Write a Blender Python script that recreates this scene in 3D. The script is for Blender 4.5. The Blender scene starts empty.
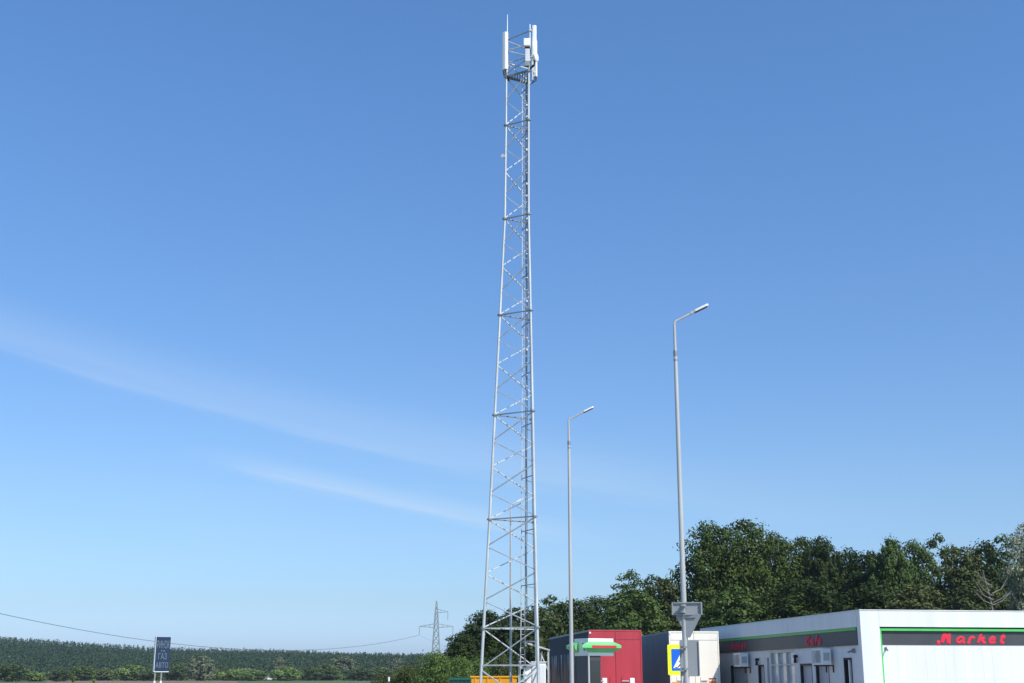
import bpy, bmesh, math, random
import numpy as np
from mathutils import Vector, Matrix

sc = bpy.context.scene
R = math.radians

# ------------------------------------------------------------------ camera
EYE, FOC, PITCH = 1.6, 1270.0, R(14.8)
cd = bpy.data.cameras.new('camera'); cam = bpy.data.objects.new('camera', cd); sc.collection.objects.link(cam)
cd.sensor_width = 36; cd.lens = FOC / 1024 * 36; cd.clip_start = .1; cd.clip_end = 20000
cam.location = (0, 0, EYE); cam.rotation_euler = (R(90) + PITCH, 0, 0)
sc.camera = cam

# ------------------------------------------------------------------ sky, sun, exposure
SUN_EL, SUN_AZ = 46.0, 138.0
W = bpy.data.worlds.new('World'); sc.world = W; W.use_nodes = True
wt = W.node_tree
def wn(t, **k):
    n = wt.nodes.new(t)
    for a, b in k.items(): setattr(n, a, b)
    return n
def wput(s, v):
    if isinstance(v, bpy.types.NodeSocket): wt.links.new(v, s)
    else: s.default_value = v
def wm(op, a, b=None, c=None, clamp=False):
    n = wn('ShaderNodeMath', operation=op, use_clamp=clamp)
    for i, v in enumerate((a, b, c)):
        if v is not None: wput(n.inputs[i], v)
    return n.outputs[0]
def wsmooth(v, lo, hi):
    n = wn('ShaderNodeMapRange', interpolation_type='SMOOTHSTEP')
    wput(n.inputs['Value'], v); n.inputs['From Min'].default_value = lo; n.inputs['From Max'].default_value = hi
    return n.outputs[0]
sky = wn('ShaderNodeTexSky', sky_type='NISHITA', sun_disc=False)
sky.sun_elevation = R(SUN_EL); sky.sun_rotation = R(SUN_AZ)
sky.air_density = 1.0; sky.dust_density = 1.0; sky.ozone_density = 6.0; sky.altitude = 0
bg = wt.nodes['Background']; bg.inputs[1].default_value = .13
# thin cirrus: two streaks across the sky to the north, laid out by compass direction and height
tc = wn('ShaderNodeTexCoord'); sep = wn('ShaderNodeSeparateXYZ'); wt.links.new(tc.outputs['Generated'], sep.inputs[0])
dx, dy, dz = sep.outputs
ysafe = wm('MAXIMUM', dy, .05)
az = wm('DIVIDE', dx, ysafe); elv = wm('DIVIDE', dz, ysafe)
def quad(a, b, c): return wm('ADD', wm('MULTIPLY', wm('ADD', wm('MULTIPLY', az, a), b), az), c)
def cirrus_noise(mid, sx, sy, scale, det):
    comb = wn('ShaderNodeCombineXYZ')
    wput(comb.inputs[0], wm('MULTIPLY', az, sx)); wput(comb.inputs[1], wm('MULTIPLY', wm('SUBTRACT', elv, mid), sy))
    n = wn('ShaderNodeTexNoise'); n.inputs['Scale'].default_value = scale; n.inputs['Detail'].default_value = det
    n.inputs['Roughness'].default_value = .55
    wt.links.new(comb.outputs[0], n.inputs['Vector'])
    return n.outputs['Fac']
q1 = quad(.1887, -.1814, .1500); q2 = quad(.1424, -.188, .1115)
n1 = cirrus_noise(q1, 4, 60, 1.8, 8); n2 = cirrus_noise(q2, 6, 80, 2.0, 8); n3 = cirrus_noise(0.0, 4, 14, 1.3, 4)
w1 = wm('ADD', wm('SUBTRACT', elv, q1), wm('MULTIPLY', wm('SUBTRACT', n1, .5), .02))
w2 = wm('ADD', wm('SUBTRACT', elv, q2), wm('MULTIPLY', wm('SUBTRACT', n2, .5), .012))
def band(w, lo0, lo1, hi0, hi1): return wm('MULTIPLY', wsmooth(w, lo0, lo1), wm('SUBTRACT', 1.0, wsmooth(w, hi0, hi1)))
b1 = wm('MULTIPLY', band(w1, -.006, .007, .004, .058), wm('ADD', .25, wm('MULTIPLY', n1, 1.35)))
b1 = wm('MULTIPLY', b1, wm('SUBTRACT', 1.0, wsmooth(az, .0, .30)))
b2 = wm('MULTIPLY', band(w2, -.006, .004, .002, .020), wm('ADD', .15, wm('MULTIPLY', n2, 1.5)))
b2 = wm('MULTIPLY', b2, wm('MULTIPLY', wsmooth(az, -.27, -.16), wm('SUBTRACT', 1.0, wsmooth(az, -.03, .10))))
vl = wm('MULTIPLY', band(elv, .01, .08, .10, .22), wsmooth(n3, .42, .75))
fac = wm('ADD', wm('ADD', wm('MULTIPLY', b1, .17), wm('MULTIPLY', b2, .30)), wm('MULTIPLY', vl, .05))
fac = wm('MULTIPLY', fac, wsmooth(dy, .1, .3), clamp=True)
mx = wn('ShaderNodeMix', data_type='RGBA')
tint = wn('ShaderNodeValToRGB'); wput(tint.inputs[0], wm('MULTIPLY', elv, 1.0, clamp=True))
stops = [(0, (.78, .93, 1.26)), (.028, (.775, .90, 1.20)), (.058, (.71, .80, .94)), (.14, (.755, .82, .895)), (.265, (.725, .845, .945)), (.48, (.725, .925, 1.055)), (.60, (.73, .95, 1.09)), (1.0, (.73, .95, 1.09))]
while len(tint.color_ramp.elements) < len(stops): tint.color_ramp.elements.new(.5)
for e_, (p_, c_) in zip(tint.color_ramp.elements, stops): e_.position = p_; e_.color = tuple(v / 1.3 for v in c_) + (1,)
vm = wn('ShaderNodeVectorMath', operation='MULTIPLY'); vs2 = wn('ShaderNodeVectorMath', operation='SCALE'); vs2.inputs['Scale'].default_value = 1.3
wt.links.new(sky.outputs[0], vm.inputs[0]); wt.links.new(tint.outputs[0], vm.inputs[1]); wt.links.new(vm.outputs[0], vs2.inputs[0])
wt.links.new(fac, mx.inputs['Factor']); wt.links.new(vs2.outputs[0], mx.inputs[6]); mx.inputs[7].default_value = (4.0, 4.7, 5.4, 1)
wt.links.new(mx.outputs[2], bg.inputs[0])

sl = bpy.data.lights.new('sun', 'SUN'); so = bpy.data.objects.new('sun', sl); sc.collection.objects.link(so)
sl.energy = 3.7; sl.angle = R(.55); sl.color = (1, .95, .87)
S = Vector((math.sin(R(SUN_AZ)) * math.cos(R(SUN_EL)), math.cos(R(SUN_AZ)) * math.cos(R(SUN_EL)), math.sin(R(SUN_EL))))
so.rotation_euler = S.to_track_quat('Z', 'Y').to_euler(); so.location = (60, -60, 90)
vs = sc.view_settings
vs.view_transform = 'Standard'; vs.look = 'None'; vs.gamma = 1; vs.use_curve_mapping = False; vs.exposure = .45

# ------------------------------------------------------------------ helpers
def at(px, py, Y):
    """Measured direction on the photograph -> a point Y metres ahead of the viewer."""
    xc = (px - 512) / FOC; yc = (341.5 - py) / FOC
    r = Vector((xc, math.cos(PITCH) - yc * math.sin(PITCH), math.sin(PITCH) + yc * math.cos(PITCH)))
    t = Y / r.y
    return Vector((r.x * t, Y, EYE + r.z * t))

def tag(o, label=None, cat=None, group=None, kind=None):
    if label: o['label'] = label
    if cat: o['category'] = cat
    if group: o['group'] = group
    if kind: o['kind'] = kind
    return o
def empty(name, loc=(0, 0, 0), rz=0):
    o = bpy.data.objects.new(name, None); sc.collection.objects.link(o)
    o.location = loc; o.rotation_euler = (0, 0, rz); o.empty_display_size = .3
    return o
def copy_tree(o, parent=None):
    c = o.copy(); sc.collection.objects.link(c)
    if parent: c.parent = parent
    for ch in list(o.children): copy_tree(ch, c)
    return c

class MB:
    """collects shapes, then links them as ONE mesh object"""
    def __init__(s): s.v = []; s.f = []
    def add(s, vs_, fs):
        b = len(s.v); s.v += [tuple(p) for p in vs_]; s.f += [tuple(i + b for i in f) for f in fs]
    def box(s, x0, x1, y0, y1, z0, z1, M=None):
        p = [Vector(q) for q in ((x0,y0,z0),(x1,y0,z0),(x1,y1,z0),(x0,y1,z0),(x0,y0,z1),(x1,y0,z1),(x1,y1,z1),(x0,y1,z1))]
        if M: p = [M @ q for q in p]
        s.add(p, [(0,3,2,1),(4,5,6,7),(0,1,5,4),(1,2,6,5),(2,3,7,6),(3,0,4,7)])
    def bar(s, a, b, w, d=None, up=(0, 0, 1)):
        a = Vector(a); b = Vector(b); d = d or w; t = (b - a).normalized(); u = Vector(up)
        if abs(t.dot(u)) > .98: u = Vector((0, 1, 0))
        n = t.cross(u).normalized(); m = n.cross(t).normalized()
        p = []
        for e in (a, b):
            for i, j in ((-1,-1),(1,-1),(1,1),(-1,1)): p.append(e + n * (i * w / 2) + m * (j * d / 2))
        s.add(p, [(0,3,2,1),(4,5,6,7),(0,1,5,4),(1,2,6,5),(2,3,7,6),(3,0,4,7)])
    def tube(s, pts, r, n=8, flat=None, cap=True):
        pts = [Vector(p) for p in pts]; rr = r if isinstance(r, (list, tuple)) else [r] * len(pts)
        P = []; u = None
        for i, p in enumerate(pts):
            t = (pts[min(i + 1, len(pts) - 1)] - pts[max(i - 1, 0)]).normalized()
            if u is None:
                u = Vector((0, 0, 1)) if abs(t.z) < .95 else Vector((1, 0, 0))
            u = (u - t * u.dot(t)).normalized(); w = t.cross(u)
            for k in range(n):
                a = 2 * math.pi * k / n
                q = u * (math.cos(a) * rr[i]) + w * (math.sin(a) * rr[i])
                if flat: q = q - flat[0] * (q.dot(flat[0]) * (1 - flat[1]))
                P.append(p + q)
        F = []
        for i in range(len(pts) - 1):
            for k in range(n):
                a = i * n + k; b = i * n + (k + 1) % n
                F.append((a, b, b + n, a + n))
        if cap: F.append(tuple(range(n))[::-1]); F.append(tuple((len(pts) - 1) * n + k for k in range(n)))
        s.add(P, F)
    def prism(s, poly, axis, d0, d1, M=None):
        """polygon in the plane across `axis`, from d0 to d1"""
        n = len(poly); P = []
        for d in (d0, d1):
            for a, b in poly:
                q = {'x': (d, a, b), 'y': (a, d, b), 'z': (a, b, d)}[axis]
                P.append(M @ Vector(q) if M else Vector(q))
        F = [tuple(range(n))[::-1], tuple(range(n, 2 * n))] + [(k, (k + 1) % n, (k + 1) % n + n, k + n) for k in range(n)]
        s.add(P, F)
    def build(s, name, mat, parent=None, smooth=False, bevel=0):
        me = bpy.data.meshes.new(name); me.from_pydata(s.v, [], s.f); me.materials.append(mat)
        bm = bmesh.new(); bm.from_mesh(me); bmesh.ops.recalc_face_normals(bm, faces=bm.faces); bm.to_mesh(me); bm.free()
        if smooth: me.polygons.foreach_set('use_smooth', [True] * len(me.polygons)); me.set_sharp_from_angle(angle=R(40))
        o = bpy.data.objects.new(name, me); sc.collection.objects.link(o)
        if parent: o.parent = parent
        if bevel:
            m = o.modifiers.new('bevel', 'BEVEL'); m.width = bevel; m.segments = 2; m.limit_method = 'ANGLE'
        return o

def sRGB(r, g, b):
    f = lambda c: (c / 255) / 12.92 if c < 11 else ((c / 255 + .055) / 1.055) ** 2.4
    return (f(r), f(g), f(b))
def mat(name, col, rough=.6, metal=0, var=.12, scale=3.0, bump=0, spec=.4, stretch=(1, 1, 1), coat=0):
    """painted / metal surface with soft wear: noise moves the colour and the roughness a little"""
    m = bpy.data.materials.new(name); m.use_nodes = True; t = m.node_tree; b = t.nodes['Principled BSDF']
    b.inputs['Metallic'].default_value = metal; b.inputs['Specular IOR Level'].default_value = spec
    b.inputs['Coat Weight'].default_value = coat
    c = t.nodes.new('ShaderNodeTexCoord'); mp = t.nodes.new('ShaderNodeMapping'); mp.inputs['Scale'].default_value = stretch
    n = t.nodes.new('ShaderNodeTexNoise'); n.inputs['Scale'].default_value = scale; n.inputs['Detail'].default_value = 6
    t.links.new(c.outputs['Object'], mp.inputs[0]); t.links.new(mp.outputs[0], n.inputs['Vector'])
    r = t.nodes.new('ShaderNodeValToRGB')
    r.color_ramp.elements[0].position = .3; r.color_ramp.elements[1].position = .72
    r.color_ramp.elements[0].color = tuple(max(0, x * (1 - var)) for x in col) + (1,)
    r.color_ramp.elements[1].color = tuple(min(1, x * (1 + var * .6)) for x in col) + (1,)
    t.links.new(n.outputs['Fac'], r.inputs[0]); t.links.new(r.outputs[0], b.inputs['Base Color'])
    mr = t.nodes.new('ShaderNodeMapRange'); mr.inputs['To Min'].default_value = max(.05, rough - .1); mr.inputs['To Max'].default_value = min(1, rough + .1)
    t.links.new(n.outputs['Fac'], mr.inputs['Value']); t.links.new(mr.outputs[0], b.inputs['Roughness'])
    if bump:
        bp = t.nodes.new('ShaderNodeBump'); bp.inputs['Strength'].default_value = bump; bp.inputs['Distance'].default_value = .02
        t.links.new(n.outputs['Fac'], bp.inputs['Height']); t.links.new(bp.outputs[0], b.inputs['Normal'])
    return m
def leaf_mat(name, dark, light, trans=.16, scale=.35):
    m = bpy.data.materials.new(name); m.use_nodes = True; t = m.node_tree; b = t.nodes['Principled BSDF']
    b.inputs['Roughness'].default_value = .55; b.inputs['Specular IOR Level'].default_value = .10
    g = t.nodes.new('ShaderNodeNewGeometry'); c = t.nodes.new('ShaderNodeTexCoord'); oi = t.nodes.new('ShaderNodeObjectInfo')
    n = t.nodes.new('ShaderNodeTexNoise'); n.inputs['Scale'].default_value = scale; n.inputs['Detail'].default_value = 3
    t.links.new(c.outputs['Object'], n.inputs['Vector'])
    def M(op, a, bb):
        k = t.nodes.new('ShaderNodeMath'); k.operation = op
        for i, v in enumerate((a, bb)):
            if isinstance(v, (int, float)): k.inputs[i].default_value = v
            else: t.links.new(v, k.inputs[i])
        return k.outputs[0]
    f = M('ADD', M('MULTIPLY', n.outputs['Fac'], .55), M('ADD', M('MULTIPLY', g.outputs['Random Per Island'], .35), M('MULTIPLY', oi.outputs['Random'], .18)))
    r = t.nodes.new('ShaderNodeValToRGB'); r.color_ramp.elements[0].position = .2; r.color_ramp.elements[1].position = .85
    r.color_ramp.elements[0].color = dark + (1,); r.color_ramp.elements[1].color = light + (1,)
    t.links.new(f, r.inputs[0]); t.links.new(r.outputs[0], b.inputs['Base Color'])
    tr = t.nodes.new('ShaderNodeBsdfTranslucent'); t.links.new(r.outputs[0], tr.inputs['Color'])
    ms = t.nodes.new('ShaderNodeMixShader'); ms.inputs[0].default_value = trans
    t.links.new(b.outputs[0], ms.inputs[1]); t.links.new(tr.outputs[0], ms.inputs[2])
    t.links.new(ms.outputs[0], t.nodes['Material Output'].inputs[0])
    return m

GALV = mat('galvanised_steel', (.55, .57, .57), .5, .2, .22, 1.3, stretch=(3, 3, .6))
GALV_DARK = mat('weathered_steel', (.27, .28, .29), .55, .4, .25, 2.0)
POLE = mat('lamp_pole_zinc', (.43, .44, .43), .55, .1, .18, .9, stretch=(4, 4, .5))
WHITE_P = mat('white_plastic', (.80, .80, .77), .45, 0, .06, 1.5)
WHITE_W = mat('white_wall_sheet', (.69, .70, .695), .5, 0, .07, .8, stretch=(3, 3, .35))
WHITE_T = mat('white_trailer_paint', (.88, .82, .70), .4, 0, .07, .8, stretch=(1.5, 1.5, .4), coat=.2)
BAND = mat('anthracite_panel', (.055, .058, .062), .45, 0, .15, 1.2, stretch=(1, 1, .3))
GREEN_T = mat('green_trim', (.085, .50, .11), .4, 0, .08, 2)
RED_L = mat('red_letters', (.62, .018, .05), .6, 0, .06, 2)
RED_T = mat('red_trailer_paint', (.44, .034, .050), .42, 0, .12, .9, stretch=(2, 2, .35), coat=.2)
FRAME_D = mat('dark_frame', (.016, .016, .02), .5, 0, .2, 3)
RUBBER = mat('rubber', (.012, .012, .012), .8, 0, .2, 6)
DOORP = mat('grey_door_panel', (.46, .48, .50), .45, 0, .12, 1.4, stretch=(1, 1, .4))
GLASS_D = mat('dark_glass', (.02, .025, .03), .08, 0, .1, 1, spec=.8)
GLASS_L = mat('curtain_reflection_glass', (.62, .64, .64), .07, 0, .35, 1.1, spec=.8, stretch=(1, 1.2, 2.0))  # pale mottled colour stands in for a bright reflection and a curtain
CURT_G = mat('grey_curtain_tarp', (.20, .22, .245), .7, 0, .15, .6, bump=.1, spec=.15)
YELLOW = mat('yellow_steel_paint', (.80, .36, .010), .45, 0, .1, 1.2, coat=.2)
GREEN_D = mat('dark_green_plastic', (.008, .075, .05), .5, 0, .15, 1.5)
TEAL = mat('teal_plastic', (.008, .16, .115), .5, 0, .15, 1.5)
NEON = mat('fluorescent_sheet', (.78, .90, .008), .5, 0, .03, 2)
BLUE_S = mat('blue_sign_sheet', (.008, .12, .62), .4, 0, .05, 2)
WHITE_S = mat('white_sign_sheet', (.8, .8, .8), .4, 0, .04, 2)
BLACK_S = mat('black_sign_sheet', (.015, .015, .02), .5, 0, .05, 2)
NAVY_B = mat('navy_board_print', (.009, .028, .070), .5, 0, .2, 1.5)
PALE_L = mat('pale_board_letters', (.15, .20, .25), .5, 0, .1, 3)
SIGNBACK = mat('sign_back_aluminium', (.30, .315, .32), .6, .1, .15, 1.6, stretch=(1, 1, .4))
GREEN_C = mat('green_canopy', (.16, .55, .19), .4, 0, .06, 2)
BARK = mat('bark', (.075, .055, .038), .9, 0, .35, 2.5, bump=.5, stretch=(3, 3, .6))
BARK_P = mat('pale_dead_wood', (.22, .20, .165), .85, 0, .25, 2.5, stretch=(3, 3, .6))
ORANGE = mat('orange_marker', (.85, .28, .02), .45, 0, .05, 2)
CABLE = mat('black_cable', (.02, .02, .022), .6, 0, .2, 3)
CONC = mat('concrete', (.36, .35, .33), .85, 0, .2, 1.2, bump=.2)
PAVE_BOUNCE = mat('pale_bounce_paving', (.31, .285, .25), .9, 0, .2, .5, bump=.3)  # unseen lot surface, made pale and warm to bounce fill onto shaded walls
PAINT = mat('road_paint', (.62, .62, .6), .7, 0, .2, 1.5)
PYL = mat('pylon_steel', (.24, .27, .26), .6, .2, .15, .5)
LENS = mat('lamp_housing', (.68, .68, .66), .2, 0, .05, 3)
CARW = mat('white_car_paint', (.78, .78, .77), .3, 0, .03, 2, coat=.5)

OAK = leaf_mat('oak_leaves', (.012, .026, .006), (.098, .138, .028))
MIDG = leaf_mat('ash_leaves', (.032, .058, .012), (.110, .160, .042))
OLIVE = leaf_mat('olive_leaves', (.042, .058, .017), (.125, .140, .048))
WILLOW = leaf_mat('willow_leaves', (.12, .14, .075), (.34, .35, .22))
DARKG = leaf_mat('dark_leaves', (.011, .023, .007), (.068, .100, .024))
FRESH = leaf_mat('shrub_leaves', (.045, .085, .018), (.16, .23, .060))
FAR_D = leaf_mat('far_dark_leaves', (.030, .055, .018), (.100, .140, .045))
FAR_M = leaf_mat('far_mid_leaves', (.052, .085, .024), (.155, .20, .062))
FAR_F = leaf_mat('far_fresh_leaves', (.070, .115, .028), (.20, .27, .075))
FAR_W = leaf_mat('far_willow_leaves', (.080, .100, .055), (.185, .21, .125))
PINE = leaf_mat('pine_needles', (.020, .042, .018), (.048, .080, .028), .1, .012)

# ------------------------------------------------------------------ ground
def sheet(name, pts, z, m):
    b = MB(); b.add([(x, y, z) for x, y in pts], [tuple(range(len(pts)))])
    return tag(b.build(name, m), kind='structure')
def grass_mat(name, a, b2, scale):
    m = mat(name, a, .95, 0, .4, scale, bump=.4)
    r = [n for n in m.node_tree.nodes if n.type == 'VALTORGB'][0]
    r.color_ramp.elements[0].color = a + (1,); r.color_ramp.elements[1].color = b2 + (1,)
    return m
MEADOW = grass_mat('meadow', (.055, .085, .024), (.110, .130, .045), .06)
DRYF = grass_mat('dry_field', (.150, .105, .060), (.200, .150, .085), .08)
LAWN = grass_mat('lawn', (.040, .070, .018), (.085, .115, .035), .6)
sheet('ground', [(-1400, -250), (1400, -250), (1400, 1540), (-1400, 1540)], 0, MEADOW)
def rise(Y): return .45 * min(1, max(0, (Y - 250) / 195))
def slope_sheet(name, rows, m):
    b = MB(); P = [(x, y, z) for y, z, x0, x1 in rows for x in (x0, x1)]
    b.add(P, [(2*i, 2*i+1, 2*i+3, 2*i+2) for i in range(len(rows) - 1)]); tag(b.build(name, m), kind='structure')
slope_sheet('meadow', [(249, -.01, -800, 60), (445, .45, -800, 60), (720, .45, -800, 60)], MEADOW)
slope_sheet('field', [(250, .012, -89, -52), (445, .462, -157, -93)], DRYF)
sheet('parking_lot', [(-16, -20), (60, -20), (60, 92), (-6, 92)], .008, PAVE_BOUNCE)
for k in range(5):
    sheet('parking_line', [(1.2 + k * 3.6, 66), (1.35 + k * 3.6, 66), (0.2 + k * 3.6, 82), (0.05 + k * 3.6, 82)], .014, PAINT)
def strip(name, pts, w, z0, z1, m):
    b = MB()
    for p, q in zip(pts, pts[1:]):
        a = Vector((p[0], p[1], 0)); c = Vector((q[0], q[1], 0)); n = (c - a).normalized().cross(Vector((0, 0, 1))) * w / 2
        b.add([a + n + Vector((0, 0, z0)), c + n + Vector((0, 0, z0)), c - n + Vector((0, 0, z0)), a - n + Vector((0, 0, z0)),
               a + n + Vector((0, 0, z1)), c + n + Vector((0, 0, z1)), c - n + Vector((0, 0, z1)), a - n + Vector((0, 0, z1))],
              [(0,3,2,1),(4,5,6,7),(0,1,5,4),(1,2,6,5),(2,3,7,6),(3,0,4,7)])
    return tag(b.build(name, m), kind='structure')
strip('verge', [(4.0, 22), (3.6, 27), (1.9, 38), (-.1, 56), (-.1, 66)], 2.2, 0, .12, LAWN)
strip('kerb', [(5.2, 22), (4.8, 27), (3.1, 38), (1.1, 56), (1.1, 66)], .15, 0, .15, CONC)

SKYLINE = [(-400, 634), (0, 638), (30, 640), (60, 642), (100, 645), (150, 648), (200, 649), (250, 650), (300, 651), (340, 653), (400, 655), (450, 656), (520, 659), (1500, 664)]
RIDGE = 930.0
def ridge_h(X, Y):
    px = 512 + 1313 * X / Y
    py = np.interp(px, [a for a, _ in SKYLINE], [b for _, b in SKYLINE])
    A = np.maximum((677 - py) / 1313 * RIDGE + EYE - 13.5, .5)
    t = np.clip((Y - 660) / (RIDGE - 660), 0, 1); t = t * t * (3 - 2 * t)
    return A * t
gx = np.linspace(-900, 700, 81); gy = np.linspace(640, 1500, 44)
GX, GY = np.meshgrid(gx, gy); GZ = ridge_h(GX, GY) + .03
b = MB(); nx = len(gx)
b.add(np.stack([GX, GY, GZ], -1).reshape(-1, 3).tolist(), [(j*nx+i, j*nx+i+1, (j+1)*nx+i+1, (j+1)*nx+i) for j in range(len(gy)-1) for i in range(nx-1)])
tag(b.build('hill', MEADOW, smooth=True), kind='structure')

# ------------------------------------------------------------------ foliage
def quads_mesh(name, C, N, size, rng, aspect=.75):
    """one small leaf spray (a quad) per centre C, facing N"""
    n = len(C)
    N = N / np.linalg.norm(N, axis=1, keepdims=True)
    T = rng.normal(size=(n, 3)); T -= N * (T * N).sum(1, keepdims=True); T /= np.linalg.norm(T, axis=1, keepdims=True)
    Bn = np.cross(N, T); s = size[:, None] / 2
    V = np.empty((n, 4, 3)); V[:, 0] = C - T * s; V[:, 1] = C - Bn * s * aspect + N * s * .25; V[:, 2] = C + T * s; V[:, 3] = C + Bn * s * aspect + N * s * .25
    me = bpy.data.meshes.new(name)
    me.vertices.add(n * 4); me.vertices.foreach_set('co', V.reshape(-1).astype(np.float32))
    me.loops.add(n * 4); me.loops.foreach_set('vertex_index', np.arange(n * 4, dtype=np.int32))
    me.polygons.add(n); me.polygons.foreach_set('loop_start', np.arange(0, n * 4, 4, dtype=np.int32))
    me.update(); me.validate()
    return me
def crown_points(rng, nclump, per, rx, rz, zc, clump=(.13, .22), inner=.25, egg=.15, core_per=22):
    C = []; N = []; K = []
    ph = rng.uniform(0, 6.28, 6)
    for i in range(nclump):
        t = 1 - 2 * (i + rng.random()) / nclump                       # height on the crown, top to foot
        a = i * 2.39996 + rng.uniform(-.5, .5)
        prof = (1 - abs(t) ** 2.3) ** .55
        lobe = 1 + .16 * math.sin(3 * a + ph[0]) * math.sin(2.5 * t + ph[1]) + .10 * math.sin(5 * a + ph[2]) * math.cos(4 * t + ph[3]) + .05 * math.sin(9 * a + ph[4] + 6 * t)
        shell = i % 4 != 3
        rad = (rng.uniform(.80, 1.0) if shell else rng.uniform(inner, .75)) * lobe
        r = prof * rad * (1 - egg * t)
        c = np.array([math.cos(a) * rx * r, math.sin(a) * rx * r, zc + (t * (.93 if shell else .8) + .07 * math.sin(4 * a + ph[5]) * prof) * rz])
        cr = rx * rng.uniform(*clump)
        m = int(per * rng.uniform(.6, 1.4))
        q = rng.normal(size=(m, 3)); q /= np.linalg.norm(q, axis=1, keepdims=True)
        rr = (.35 + .65 * rng.random(m) ** .5)[:, None]
        rr *= 1 + .6 * (rng.random(m) ** 6)[:, None]
        P = c + q * rr * cr * np.array([1.2, 1.2, .8])
        out = (c - np.array([0, 0, zc - rz * .3])); out /= np.linalg.norm(out) + 1e-6
        nn = q + out * .5 + rng.normal(size=(m, 3)) * .5 + np.array([0, 0, .25])
        C.append(P); N.append(nn); K.append(c)
    m = nclump * core_per                                             # leaves deep inside, so that the crown is not see-through
    q = rng.normal(size=(m, 3)); q /= np.linalg.norm(q, axis=1, keepdims=True); q *= (rng.random(m) ** .4)[:, None] * .72
    q[:, :2] *= (1 - egg * q[:, 2:3])
    C.append(q * np.array([rx, rx, rz]) + np.array([0, 0, zc])); N.append(rng.normal(size=(m, 3)))
    return np.concatenate(C), np.concatenate(N), np.array(K), m
def tree_proto(name, seed, h, rx, m, nclump=48, per=170, leaf=(.19, .36), base=.10, trunk_mat=None, clump=(.13, .22), inner=.25, limbs=9, r0=.26, core=22):
    rng = np.random.default_rng(seed)
    z0 = h * base; rz = (h - z0) / 2 * .93; zc = z0 + (h - z0) / 2
    C, N, K, nc = crown_points(rng, nclump, per, rx, rz, zc, clump, inner, core_per=core)
    top = np.percentile(C[:, 2], 99.7); C[:, 2] *= h / top
    sz_ = rng.uniform(*leaf, size=len(C)); sz_[-nc:] *= 1.4
    me = quads_mesh('crown', C, N, sz_, rng)
    me.materials.append(m)
    root = empty(name)
    cr = bpy.data.objects.new('crown', me); sc.collection.objects.link(cr); cr.parent = root
    t = MB(); lean = rng.normal(size=2) * .25
    path = [(0, 0, -.2), (lean[0] * .3, lean[1] * .3, h * .25), (lean[0], lean[1], h * .55), (lean[0] * .6, lean[1] * .6, h * .86)]
    t.tube(path, [r0 * 1.25, r0, r0 * .6, r0 * .15], 8)
    for k in rng.choice(len(K), min(limbs, len(K)), replace=False):
        e = Vector(K[k]); e.z *= h / top; zs = max(h * .14, min(h * .6, e.z * .6)); s0 = Vector((lean[0] * zs / h, lean[1] * zs / h, zs))
        mid = s0.lerp(e, .5) + Vector((0, 0, .25)); t.tube([s0, mid, e], [r0 * .42, r0 * .26, r0 * .07], 6)
    t.build('trunk', trunk_mat or BARK, root, smooth=True)
    root['h'] = h; root['rx'] = rx
    return root
PROTO = {
 'oak_a': tree_proto('oak_tree', 1, 15, 4.6, OAK, 170, 80),
 'oak_b': tree_proto('oak_tree', 2, 15, 4.2, OAK, 150, 80, base=.1),
 'dark_a': tree_proto('leafy_tree', 3, 13, 3.6, DARKG, 130, 80),
 'dark_b': tree_proto('leafy_tree', 4, 12, 3.4, DARKG, 120, 80, base=.08),
 'mid_a': tree_proto('leafy_tree', 5, 11, 3.6, MIDG, 140, 80, base=.06, clump=(.12, .20)),
 'olive_a': tree_proto('leafy_tree', 6, 11, 3.0, OLIVE, 120, 80, base=.06, clump=(.13, .22)),
 'airy_a': tree_proto('sparse_tree', 7, 14, 3.2, OAK, 70, 60, clump=(.11, .19), inner=.35, limbs=26, r0=.12, core=3),
 'willow_a': tree_proto('willow_tree', 8, 13, 3.6, WILLOW, 130, 80, leaf=(.15, .30), base=.05, clump=(.12, .22)),
}
SHRUB = {
 'fresh': tree_proto('shrub', 11, 3.8, 1.9, FRESH, 70, 70, leaf=(.09, .18), base=.0, clump=(.15, .28), r0=.06),
 'olive': tree_proto('shrub', 12, 3.2, 2.0, OLIVE, 64, 70, leaf=(.09, .18), base=.0, clump=(.15, .28), r0=.06),
}
FAR = {
 'round': tree_proto('field_tree', 21, 8, 3.8, FAR_M, 60, 36, leaf=(.4, .75), base=.0, clump=(.18, .30), r0=.2),
 'dark': tree_proto('field_tree', 22, 7, 4.2, FAR_D, 60, 36, leaf=(.4, .75), base=.0, clump=(.18, .30), r0=.2),
 'fresh': tree_proto('field_tree', 23, 6, 3.6, FAR_F, 56, 36, leaf=(.4, .75), base=.0, clump=(.18, .30), r0=.16),
 'willow': tree_proto('field_tree', 24, 9, 4.4, FAR_W, 70, 36, leaf=(.4, .75), base=.0, clump=(.16, .26), r0=.22),
}
used = set()
rnd = random.Random(5)
def plant(lib, key, px, py, Y, hw, label, cat, group, name=None):
    p = lib[key]
    if p.name_full in used: o = copy_tree(p)
    else: o = p; used.add(p.name_full)
    h, rx = p['h'], p['rx']
    top = at(px, py, Y); foot = rise(Y) - .05
    o.location = (top.x, Y, foot)
    sz = (top.z - foot) / h; sx = hw / 1313 * Y / rx
    o.scale = (sx, sx, sz); o.rotation_euler = (0, 0, rnd.uniform(0, 6.28))
    tag(o, label, cat, group)
    return o
G1 = 'trees along the wood edge'
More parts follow.
